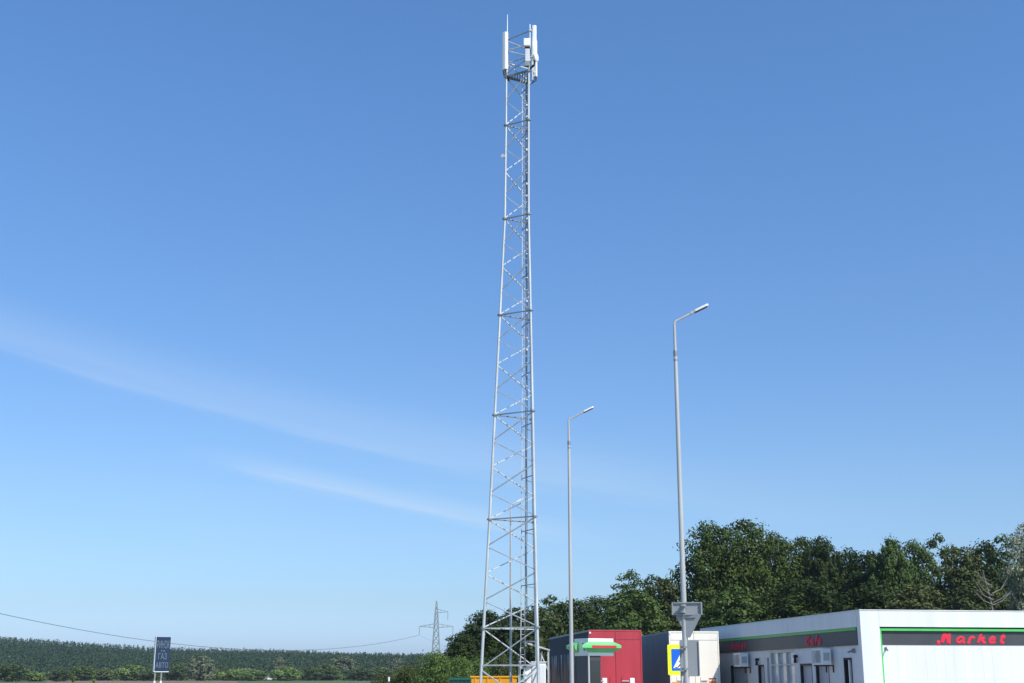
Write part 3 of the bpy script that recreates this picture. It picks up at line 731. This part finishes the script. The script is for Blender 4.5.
def trailer(loc, rz, top, doorm, sidem, label, markers):
    o = empty('truck_trailer', loc, rz); tag(o, label, 'trailer', 'parked truck trailers')
    L, Wd, z0 = 13.6, 2.55, 1.12
    m = MB(); m.box(.01, Wd - .01, .10, L, z0, top - .09); m.build('body', sidem, o)
    m = MB(); m.box(-.005, Wd + .005, .08, L + .02, top - .088, top); m.build('roof', GALV_DARK, o)
    m = MB(); m.box(0, .06, 0, .098, z0 - .1, top - .09); m.box(Wd - .06, Wd, 0, .098, z0 - .1, top - .09); m.box(0, Wd, 0, .078, top - .087, top - .01); m.build('rear_frame', doorm, o)
    for k in (0, 1):
        x0 = .068 + k * 1.212; x1 = x0 + 1.2
        m = MB(); m.box(x0, x1, .012, .09, z0, top - .11); d = m.build('door', doorm, o, bevel=.012)
        m = MB(); m.box(x0 + .01, x1 - .01, .009, .0118, top - .46, top - .445); m.build('crease', FRAME_D, d)
        b1 = MB()
        for q in (.28, .92): b1.tube([(x0 + q, -.004, z0 - .05), (x0 + q, -.004, z0 + .5)], .012, 8)
        b1.build('locking_bar', doorm, d, smooth=True)
        hb = MB(); hb.box(x0 + .28, x0 + .62, -.035, -.018, z0 + .28, z0 + .32); hb.build('door_handle', GALV, d)
        hg = MB(); e = x0 if k == 0 else x1 - .12
        for z in (z0 + .2, z0 + .9, z0 + 1.7, top - .35): hg.box(e, e + .12, .002, .011, z, z + .06)
        hg.build('hinge', doorm, d)
    m = MB(); m.box(1.272, 1.278, .02, .088, z0, top - .12); m.build('door_seal', RUBBER, o)
    m = MB(); m.box(.02, .10, -.02, -.001, top - .18, top - .10); m.build('corner_marker', WHITE_S, o)
    for (x, z, w_, h_, mm) in markers:
        m = MB(); m.box(x, x + w_, -.008, .0085, z, z + h_); m.build('marker_plate', mm, o)
    m = MB(); m.box(.1, Wd - .1, .05, L - .2, .98, 1.118); m.build('chassis', FRAME_D, o)
    m = MB(); m.box(.08, Wd - .08, .02, .12, .48, .62); m.box(.6, .7, .05, .11, .63, .979); m.box(1.85, 1.95, .05, .11, .63, .979); m.build('underrun_bar', GALV_DARK, o)
    for x in (.1, Wd - .5):
        m = MB(); m.box(x, x + .4, -.02, .015, .66, .80); m.build('tail_light', RED_L, o)
    for y in (2.6, 3.9, 5.2):
        for x in (.0, Wd - .36):
            m = MB(); m.tube([(x + .02, y, .5), (x + .06, y, .5), (x + .32, y, .5), (x + .36, y, .5)], [.44, .5, .5, .44], 24); w_ = m.build('wheel', RUBBER, o, smooth=True)
            m = MB(); m.tube([(x - .01, y, .5), (x + .10, y, .5)], [.26, .28], 16); m.build('rim', GALV, w_)
    for x in (.5, Wd - .6):
        m = MB(); m.box(x, x + .12, L - 2.8, L - 2.68, .06, .979); m.build('landing_leg', GALV_DARK, o)
    return o
trailer((3.655, 62, 0), R(6.4), 3.78, RED_T, NAVY_C, 'truck trailer with red rear doors and a navy printed side curtain',
        [(.62, 1.30, .22, .26, WHITE_S), (1.95, 1.30, .22, .26, WHITE_S)])
trailer((7.95, 66, 0), R(4.4), 3.86, WHITE_T, CURT_G, 'truck trailer with cream white rear doors and a dark grey side',
        [(.10, 1.22, .55, .14, YELLOW), (1.62, 1.40, .2, .05, RED_L), (1.98, 1.20, .36, .22, ORANGE), (1.98, 1.50, .36, .05, RED_L), (.62, 1.20, .07, .3, RED_L)])

# ------------------------------------------------------------------ small pylon kiosk with green bulged canopy
ks = empty('sales_kiosk', (3.33, 57, 0), R(26)); tag(ks, 'narrow dark kiosk with white top box and red striped green canopy before the red trailer', 'kiosk')
m = MB(); m.box(0, 1.27, 0, 1.27, 2.50, 3.24); m.build('fascia', WHITE_P, ks, bevel=.01)
m = MB(); m.box(.06, .64, .06, 1.2, 0, 2.497); m.build('body', BAND, ks)
m = MB(); m.box(-.01, .055, -.005, .055, 0, 2.497); m.build('corner_post', POLE, ks)
m = MB(); m.box(.14, .60, .045, .0585, .9, 2.3); m.build('window', GLASS_D, ks)
def canopy(M_, w, nm, lx=.24):
    zt, zm, zb = 3.10, 2.93, 2.64; pr = .30
    def P(x, y, z): return M_ @ Vector((x, y, z))
    V = [P(.0, -.012, zt), P(w, -.012, zt), P(w + .22, -pr, zm + .02), P(-lx, -pr, zm + .02), P(-lx, -pr, zm - .10), P(w + .22, -pr, zm - .10), P(w, -.012, zb), P(.0, -.012, zb)]
    m = MB(); m.add(V, [(0,1,2,3),(3,2,5,4),(4,5,6,7),(0,3,4,7),(1,6,5,2),(0,7,6,1)]); o = m.build(nm, GREEN_C, ks)
    return o
c1 = canopy(Matrix.Identity(4), 1.27, 'canopy', .46)
m = MB(); m.box(.02, 1.25, -.312, -.302, 2.835, 2.935); m.build('stripe', RED_L, c1)
# side canopy: short, on the far half of the left face
Ms = Matrix.Translation((0, 1.25, 0)) @ Matrix.Rotation(R(-90), 4, 'Z')
c2_ = canopy(Ms @ Matrix.Translation((.02, 0, 0)), .32, 'canopy')
m = MB(); m.box(-.006, -.001, .42, .52, 2.9, 3.05); m.box(-.006, -.001, .30, .42, 2.72, 2.85); m.build('lettering', BAND, ks)

# ------------------------------------------------------------------ building
BK = 1.238   # size of one module against the drawing units below
bd_ = empty('shop_building', (14.03, 52, 1.6 - 1.6 * BK), R(9.2)); bd_.scale = (BK,) * 3
tag(bd_, 'long low white modular shop building with green trim, grey sign band and red lettering', 'building')
LEN, WID, TOP = 16.9, 15.0, 3.68
th = .2
FB, BT, BB = 3.17, 3.075, 2.62
# left wall with real openings (interval along the side, foot, head, kind)
OPEN = [(1.02, 1.72, .75, 2.22, 'window'), (2.95, 4.15, .32, 2.06, 'door'), (4.45, 5.60, .32, 2.07, 'door'), (6.05, 8.60, .35, 2.56, 'glazing'), (8.72, 8.98, .32, 2.33, 'slot'), (9.30, 10.02, .32, 2.07, 'door'), (11.3, 13.35, .32, 2.07, 'door')]
m = MB(); y = .0
for a, c, z0, z1, k in OPEN:
    m.box(0, th, y, a, 0, BB); y = c
    if z0 > .1: m.box(0, th, a, c, 0, z0)
    m.box(0, th, a, c, z1, BB)
m.box(0, th, y, LEN, 0, BB)
m.build('wall', WHITE_W, bd_)
m = MB(); m.box(.56, WID, -.034, .30, 0, BB - .016); m.build('wall', WHITE_W, bd_)
m = MB(); x = .75
while x < WID - .1:   # cladding ribs of the street front
    m.box(x, x + .009, -.0375, -.0345, 0, BB - .02); x += .33
m.build('cladding_rib', WHITE_W, bd_)
m = MB(); m.box(WID - th, WID, .302, LEN, 0, BB); m.box(th + .002, WID - th - .002, LEN - th, LEN, 0, BB); m.build('wall', WHITE_W, bd_)
m = MB(); m.box(.02, WID, .12, LEN, BB + .002, TOP - .25); m.build('roof', mat('roof_membrane', (.42, .42, .42), .8, 0, .15, 1), bd_)
# parapet fascia and corner column: a frame standing proud of the walls
m = MB(); m.box(.5, WID, -.16, .118, FB, TOP); m.build('fascia', WHITE_W, bd_)
m = MB(); m.box(-.16, .018, .12, LEN, FB, TOP - .002); m.box(-.168, .018, 6.2, 6.204, FB, TOP); m.build('fascia', WHITE_W, bd_)
m = MB(); m.box(-.16, .498, -.16, .10, 0, TOP + .002); m.build('corner_column', WHITE_W, bd_, bevel=.01)
m = MB(); m.box(-.17, WID, -.175, .13, TOP + .004, TOP + .03); m.box(-.17, .03, .132, LEN, TOP + .004, TOP + .03); m.build('coping', WHITE_W, bd_)
m = MB(); m.box(.502, WID, -.02, .098, FB - .05, FB - .002); m.build('painted_shadow_strip', FRAME_D, bd_)  # dark strip painting in the shadow line between fascia and green trim
m = MB(); m.box(.56, WID, -.13, .098, FB - .125, FB - .052); m.box(.502, .556, -.13, .08, 0, FB - .052); m.build('green_trim', GREEN_T, bd_)
m = MB(); m.box(-.10, -.002, .36, LEN, BT + .002, FB - .003); m.build('green_trim', GREEN_T, bd_)
m = MB(); m.box(.558, WID, -.05, .098, BB - .015, FB - .127); m.build('sign_band', BAND, bd_)
m = MB(); m.box(-.06, -.002, .36, LEN, BB - .015, BT); m.build('sign_band', BAND, bd_)
# doors and windows on the long side
for a, c, z0, z1, k in OPEN:
    if k == 'slot':
        m = MB(); m.box(.10, .14, a, c, z0, z1); m.build('door', FRAME_D, bd_); continue
    nm = 'window' if k in ('window', 'glazing') else 'door'
    f = MB(); w_ = .07
    f.box(.005, .15, a + .001, a + w_, z0, z1); f.box(.005, .15, c - w_, c - .001, z0, z1); f.box(.005, .15, a + w_, c - w_, z1 - w_, z1 - .001)
    if nm == 'window': f.box(.005, .15, a + w_, c - w_, z0 + .001, z0 + w_)
    if k == 'glazing':
        f.box(.006, .14, a + .85, a + .91, z0 + w_, z1 - w_); f.box(.006, .14, a + 1.7, a + 1.76, z0 + w_, z1 - w_); f.box(.007, .13, a + w_, c - w_, 2.02, 2.07)
    fr = f.build(nm, GALV if k == 'glazing' else FRAME_D, bd_)
    p = MB(); p.box(.10, .125, a + w_ + .001, c - w_ - .001, z0 + (w_ if nm == 'window' else .02), z1 - w_ - .001)
    p.build('pane' if nm == 'window' else 'leaf', {'window': GLASS_D, 'glazing': GLASS_L, 'door': DOORP}[k], fr)
    if nm == 'door':
        q = MB(); q.bar((.04, a + .16, 1.0), (.10, a + .16, 1.0), .03); q.bar((.04, a + .16, 1.0), (.04, a + .30, 1.0), .025); q.build('handle', GALV, fr)
    if k == 'window':
        q = MB(); q.box(.03, .098, (a + c) / 2 - .04, (a + c) / 2 + .04, z0 + w_, z1 - w_); q.build('mullion', WHITE_P, fr)
# open grey door leaves that catch the eye beside two doors
for y_, z1 in ((9.88, 2.32), (5.80, 2.38)):
    m = MB(); m.box(-.14, -.001, y_ - .05, y_ + .05, z1 - .10, z1); m.tube([(-.09, y_, z1 - .28), (-.09, y_, z1 - .1)], [.065, .045], 10); m.build('wall_lamp', FRAME_D, bd_)
m = MB(); m.box(-.10, -.001, .70, .78, 2.36, 2.50); m.tube([(-.12, .74, 2.42), (-.28, .66, 2.38)], .03, 8); m.build('camera', GALV_DARK, bd_)
m = MB(); m.box(.68, .74, -.08, -.0355, 2.44, 2.54); m.tube([(.71, -.09, 2.5), (.69, -.22, 2.42)], .022, 8); m.build('camera', GALV_DARK, bd_)

# red lettering, brushed strokes
def letters(word, x0, xw, zb, cap, place, r=.055):
    """place(u, z) -> point on the sign band"""
    G = {
     'M': (1.25, [[(-.04, .12), (.08, .05), (.22, .06)], [(.34, .06), (.38, .5), (.44, .97)], [(.46, .90), (.56, .55), (.66, .40)], [(.74, .97), (.76, .5), (.76, .10), (.94, .05)]], 1.5),
     'a': (.80, [[(.55, .55), (.32, .58), (.12, .38), (.14, .12), (.34, .06), (.52, .30)], [(.60, .58), (.54, .2), (.60, .06), (.72, .10)]], 1.0),
     'r': (.70, [[(.24, .58), (.18, .30), (.16, .06)], [(.20, .40), (.34, .58), (.52, .54)], [(.46, .56), (.54, .46)], [(.06, .06), (.28, .05)]], 1.0),
     'k': (.80, [[(.26, .92), (.20, .5), (.12, .05)], [(.56, .56), (.26, .30)], [(.30, .32), (.48, .18), (.54, .06), (.70, .10)]], 1.1),
     'e': (.72, [[(.14, .30), (.44, .36), (.48, .52), (.30, .58), (.12, .36), (.16, .10), (.36, .05), (.58, .16)]], 1.0),
     't': (.62, [[(.34, .88), (.24, .4), (.24, .12), (.36, .05), (.48, .12)], [(.14, .58), (.50, .60)]], 1.1),
     'C': (.90, [[(.72, .80), (.54, .97), (.24, .80), (.10, .42), (.18, .10), (.44, .04), (.70, .20)]], 1.15),
     'f': (.66, [[(.60, .84), (.48, .97), (.34, .78), (.26, .3), (.20, -.10)], [(.10, .56), (.54, .58)]], 1.05),
     'H': (1.10, [[(.04, .10), (.16, .06), (.26, .5), (.34, .97)], [(.78, .97), (.68, .4), (.70, .08), (.86, .10)], [(.24, .50), (.74, .54)]], 1.15),
     'o': (.72, [[(.36, .58), (.14, .42), (.12, .16), (.30, .05), (.50, .20), (.52, .46), (.36, .58)]], 1.0),
     'l': (.52, [[(.34, .97), (.24, .4), (.24, .12), (.40, .07)]], 1.1),
    }
    tot = sum(G[ch][0] for ch in word); k = xw / tot; x = x0; m = MB()
    flat = ((place(0, 1) - place(0, 0)).cross(place(1, 0) - place(0, 0)).normalized(), .15)
    for ch in word:
        wd, strokes, wt_ = G[ch]
        for s_ in strokes:
            P = []
            for (u0, z0), (u1, z1) in zip(s_, s_[1:]):
                for t in (0, .5): P.append((u0 + (u1 - u0) * t, z0 + (z1 - z0) * t))
            P.append(s_[-1])
            n = len(P); rad = [r * wt_ * (.72 + .45 * math.sin(math.pi * (i + .6) / (n + .2))) for i in range(n)]
            m.tube([place(x + (u + .20 * z) * k, zb + z * cap) for u, z in P], rad, 8, flat=flat)
        x += wd * k
    return m
letters('Market', 2.48, 2.42, 2.66, .34, lambda u, z: Vector((u, -.057, z)), .041).build('lettering', RED_L, bd_, smooth=True)
letters('Cafe', 0, 1.45, 2.70, .30, lambda u, z: Vector((-.072, 4.75 - u, z)), .052).build('lettering', RED_L, bd_, smooth=True)
letters('Hotel', 0, 1.95, 2.70, .30, lambda u, z: Vector((-.072, 13.05 - u, z)), .052).build('lettering', RED_L, bd_, smooth=True)

def make_ac():
    o = empty('air_conditioner'); 
    m = MB(); m.box(-.46, -.12, 0, .86, 0, .54); m.build('casing', WHITE_P, o, bevel=.02)
    m = MB(); m.prism([(.08, .06), (.56, .06), (.56, .48), (.08, .48)], 'x', -.475, -.4615); m.build('fan_grille', DOORP, o)
    m = MB(); m.tube([(-.486, .32, .27), (-.476, .32, .27)], .19, 20); m.build('fan_guard', SIGNBACK, o)
    m = MB(); m.box(-.475, -.462, .62, .82, .06, .48); m.build('side_grille', DOORP, o)
    m = MB(); m.box(-.40, -.18, -.008, -.001, .14, .40); m.build('end_cover', DOORP, o)
    m = MB()
    for y in (.12, .72): m.bar((-.46, y, -.025), (-.0, y, -.025), .04); m.bar((-.02, y, -.25), (-.02, y, -.02), .035)
    m.build('bracket', FRAME_D, o)
    return o
ac = make_ac(); Mb = Matrix.Translation((14.03, 52, 1.6 - 1.6 * BK)) @ Matrix.Rotation(R(9.2), 4, 'Z') @ Matrix.Scale(BK, 4)
for k, (y_, z, lab) in enumerate([(2.42, 2.0, 'air conditioner nearest to the building corner, below the Cafe lettering'),
                                  (10.75, 2.0, 'air conditioner at the far end of the wall, below the Hotel lettering')]):
    o = ac if k == 0 else copy_tree(ac)
    o.scale = (BK,) * 3; o.location = Mb @ Vector((0, y_, z)); o.rotation_euler = (0, 0, R(9.2)); tag(o, lab, 'air conditioner', 'air conditioners on the shop wall')

# ------------------------------------------------------------------ waste containers
def skip(loc, rz, w, d, h, m_, label, lid=False):
    o = empty('waste_container', loc, rz); tag(o, label, 'container')
    m = MB(); m.add([(.06, .06, .12), (w - .06, .06, .12), (w - .06, d - .06, .12), (.06, d - .06, .12), (0, 0, h - .08), (w, 0, h - .08), (w, d, h - .08), (0, d, h - .08)],
                    [(0,3,2,1),(4,5,6,7),(0,1,5,4),(1,2,6,5),(2,3,7,6),(3,0,4,7)]); m.build('body', m_, o, bevel=.02)
    m = MB(); m.box(-.05, w + .05, -.05, .04, h - .078, h); m.box(-.05, w + .05, d - .04, d + .05, h - .078, h); m.box(-.05, .04, .042, d - .042, h - .078, h); m.box(w - .04, w + .05, .042, d - .042, h - .078, h)
    m.build('rim', m_, o, bevel=.012)
    if lid:
        m = MB(); m.prism([(-.03, h + .002), (d + .03, h + .002), (d - .1, h + .07), (.1, h + .07)], 'x', -.03, w + .03); m.build('lid', m_, o, bevel=.02)
    m = MB()
    for x in np.linspace(.2, w - .2, 4): m.box(x - .03, x + .03, -.03, .05, .2, h - .09)
    m.build('rib', m_, o)
    for x in (.15, w - .15):
        for y in (.2, d - .2):
            q = MB(); q.tube([(x - .04, y, .1), (x + .04, y, .1)], .095, 12); q.build('wheel', RUBBER, o)
    return o
skip((-2.04, 65.6, 0), 0, 2.28, 1.3, 1.65, YELLOW, 'bright yellow steel waste skip at the foot of the mast')
skip((-3.32, 70, 0), R(3), 1.08, .9, 1.50, GREEN_D, 'dark green lidded waste container left of the yellow skip', True)
skip((-2.16, 70.3, 0), R(3), .55, .9, 1.53, GREEN_D, 'narrow dark green waste container half hidden by the left end of the yellow skip', True)
skip((.42, 67.2, 0), R(2), .42, .6, 1.51, TEAL, 'teal green waste container between the mast ladder and the white cabinet', True)

# ------------------------------------------------------------------ blue board at the left
bb = empty('roadside_board', (-24.55, 90, 0), R(25)); tag(bb, 'tall blue roadside board with pale lettering on two white posts', 'sign')
m = MB(); m.box(0, .98, -.02, .41, 1.98, 4.28); m.build('panel', NAVY_B, bb)
m = MB(); m.box(-.03, -.002, -.03, .42, 1.94, 4.30); m.box(-.001, .98, -.03, .42, 1.93, 1.978); m.build('frame', WHITE_P, bb)
for x in (.02, .44):
    m = MB(); m.box(x, x + .12, .0, .09, 0, 1.35); po_ = m.build('post', WHITE_P, bb)
    m = MB(); m.box(x + .015, x + .105, .01, .08, 1.352, 1.93); m.build('sleeve', GALV_DARK, po_)
def text(s_, w_, h_, x, z):
    cu = bpy.data.curves.new('lettering', 'FONT'); cu.body = s_; cu.size = 1; cu.extrude = .004; cu.materials.append(PALE_L); cu.align_x = 'CENTER'
    o = bpy.data.objects.new('lettering', cu); sc.collection.objects.link(o); bpy.context.view_layer.update()
    d = o.dimensions; sx = w_ / max(d.x, .01); sz = h_ / .73
    me = bpy.data.meshes.new_from_object(o.evaluated_get(bpy.context.evaluated_depsgraph_get())); bpy.data.objects.remove(o)
    o = bpy.data.objects.new('lettering', me); sc.collection.objects.link(o)
    o.scale = (sx, sz, 1); o.rotation_euler = (R(90), 0, 0); o.location = (x, -.026, z); o.parent = bb
text('РИНОК', .86, .52, .49, 3.52); text('та', .3, .16, .49, 3.28); text('ГАЗ', .56, .42, .49, 2.78); text('АВТО', .84, .36, .49, 2.22)

# ------------------------------------------------------------------ power pylon and wires
def make_pylon():
    o = empty('power_pylon'); H_ = 27.2
    def hw(z): return float(np.interp(z, [0, 18.4, 23.6, H_], [1.9, .75, .45, .08]))
    m = MB(); zz = list(np.linspace(0, 18.4, 8)) + [20.2, 22, 23.6, 25.3, H_]
    for sx in (-1, 1):
        for sy in (-1, 1): m.bar
    for z0, z1 in zip(zz, zz[1:]):
        a, c = hw(z0), hw(z1); q0 = [(-a, -a, z0), (a, -a, z0), (a, a, z0), (-a, a, z0)]; q1 = [(-c, -c, z1), (c, -c, z1), (c, c, z1), (-c, c, z1)]
        for k in range(4):
            m.bar(q0[k], q1[k], .26); m.bar(q0[k], q1[(k + 1) % 4], .15); m.bar(q0[(k + 1) % 4], q1[k], .15); m.bar(q1[k], q1[(k + 1) % 4], .11)
    m.build('tower_lattice', PYL, o)
    ends = []
    for sgn, zb, L in ((1, 23.2, 4.0), (-1, 18.2, 5.8), (1, 18.2, 5.8)):
        m = MB(); a = hw(zb)
        for sy in (-1, 1):
            m.bar((sgn * a, sy * a, zb), (sgn * L, 0, zb + .3), .16); m.bar((sgn * a, sy * a, zb + 1.2), (sgn * L, 0, zb + .35), .14)
            for t in (.3, .6): m.bar((sgn * (a + (L - a) * t), sy * a * (1 - t), zb + .3 * t), (sgn * (a + (L - a) * t), sy * a * (1 - t), zb + 1.2 - .85 * t), .10)
        arm = m.build('cross_arm', PYL, o)
        q = MB(); q.tube([(sgn * L, 0, zb + .3 - .12 * k) for k in range(24)], [.14 if k % 2 else .06 for k in range(24)], 8); q.build('insulator', GALV_DARK, arm)
        ends.append(Vector((sgn * L, 0, zb - 2.6)))
    return o, ends
py, ends = make_pylon(); PX = Vector((at(436, 640, 450).x, 450, 0)); PA = R(0)
py.location = PX; tag(py, 'grey lattice power pylon with three arms beyond the shrubs', 'pylon')
# the next mast of the line stands outside the view to the left, nearer
other = PX + Vector((-72.0, -230, .4))
HZ = 1.3e-4
if HZ:
    hm = bpy.data.materials.new('air'); hm.use_nodes = True; t_ = hm.node_tree; t_.nodes.clear()
    pv = t_.nodes.new('ShaderNodeVolumePrincipled'); ou = t_.nodes.new('ShaderNodeOutputMaterial'); t_.links.new(pv.outputs[0], ou.inputs['Volume'])
    pv.inputs['Color'].default_value = (.72, .84, 1, 1); pv.inputs['Density'].default_value = HZ; pv.inputs['Anisotropy'].default_value = .2
    m = MB(); m.box(-1450, 1450, -300, 1600, -1.2, 38); tag(m.build('haze', hm), kind='stuff')
A = PX + ends[1]; B = other + ends[1]
m = MB(); m.tube([A.lerp(B, t) - Vector((0, 0, 4 * 7.4 * t * (1 - t))) for t in np.linspace(0, 1, 60)], .045, 5)
tag(m.build('power_line', CABLE), 'dark overhead wire from the left arm of the pylon, sagging across the whole left sky', 'wire', 'overhead wires')
p2 = copy_tree(py); p2.location = other; tag(p2, 'nearer power pylon of the same line, left of the view', 'pylon')
nxt = PX + Vector((60, 240, 0))
for k, idx in enumerate((1, 2)):
    A = PX + ends[idx]; B = nxt + ends[idx]
    m = MB(); m.tube([A.lerp(B, t) - Vector((0, 0, 4 * 7.5 * t * (1 - t))) for t in np.linspace(0, 1, 40)], .02, 5)
    tag(m.build('power_line', CABLE), ['thin wire running back from the left arm of the pylon over the wood', 'thin wire running back from the right arm of the pylon into the trees'][k], 'wire', 'overhead wires')

# ------------------------------------------------------------------ far cars, marker post, weeds
def make_car():
    o = empty('parked_car')
    m = MB(); m.prism([(-2.1, .35), (2.1, .35), (2.12, .75), (1.9, .95), (1.1, 1.0), (.45, 1.45), (-1.2, 1.48), (-1.95, 1.0), (-2.12, .8)], 'y', -.85, .85); m.build('body', CARW, o, bevel=.06)
    m = MB()
    for s_ in (-1, 1): m.prism([(.9, 1.0), (.42, 1.36), (-1.1, 1.38), (-1.7, 1.0)], 'y', s_ * .852, s_ * .862)
    m.build('window', GLASS_D, o)
    for x in (-1.3, 1.3):
        for s_ in (-1, 1):
            m = MB(); m.tube([(x, s_ * .70, .32), (x, s_ * .875, .32)], .32, 16); m.build('wheel', RUBBER, o)
    return o
car = make_car()
for k, (px, Yc, rz, lab) in enumerate([(270, 440, 10, 'white car seen from the side in the field, right of the bright bush'), (238, 445, 85, 'white car seen end on, left of the bright bush')]):
    o = car if k == 0 else copy_tree(car)
    o.location = (at(px, 680, Yc).x, Yc, rise(Yc) + .01); o.rotation_euler = (0, 0, R(rz)); tag(o, lab, 'car', 'cars beyond the field')
mk = empty('marker_post', (at(389, 680, 80).x, 80, 0)); tag(mk, 'small white marker post in front of the low yellowish shrub', 'post')
m = MB(); m.box(-.05, .05, -.03, .03, 0, 1.60); m.build('post', WHITE_P, mk, bevel=.01)
m = MB(); m.box(-.052, .052, -.034, .034, 1.25, 1.35); m.build('reflector', BLACK_S, mk)
def weed(px, py, Y, seed, lab):
    p = at(px, py, Y); o = empty('tall_weed', (p.x, Y, 0)); rg = np.random.default_rng(seed); h = p.z
    m = MB(); m.tube([(0, 0, 0), (.03, 0, h * .5), (-.02, 0, h)], [.02, .015, .006], 6); m.build('stem', LAWN, o)
    n = 70; t = rg.random(n) ** .6; a = rg.uniform(0, 6.28, n); r = .13 * (1.15 - t) * rg.random(n) ** .5
    me = quads_mesh('leaves', np.stack([np.cos(a) * r, np.sin(a) * r, h * (.4 + .6 * t)], -1), np.stack([np.cos(a), np.sin(a), np.full(n, .6)], -1) + rg.normal(size=(n, 3)) * .4, rg.uniform(.03, .07, n), rg)
    me.materials.append(FRESH); c = bpy.data.objects.new('leaves', me); sc.collection.objects.link(c); c.parent = o
    tag(o, lab, 'weed', 'tall weeds at the left')
weed(75, 666, 34, 1, 'tall leafy weed, the taller one of the pair left of the blue board')
weed(94, 671, 33, 2, 'tall leafy weed, the shorter one of the pair left of the blue board')
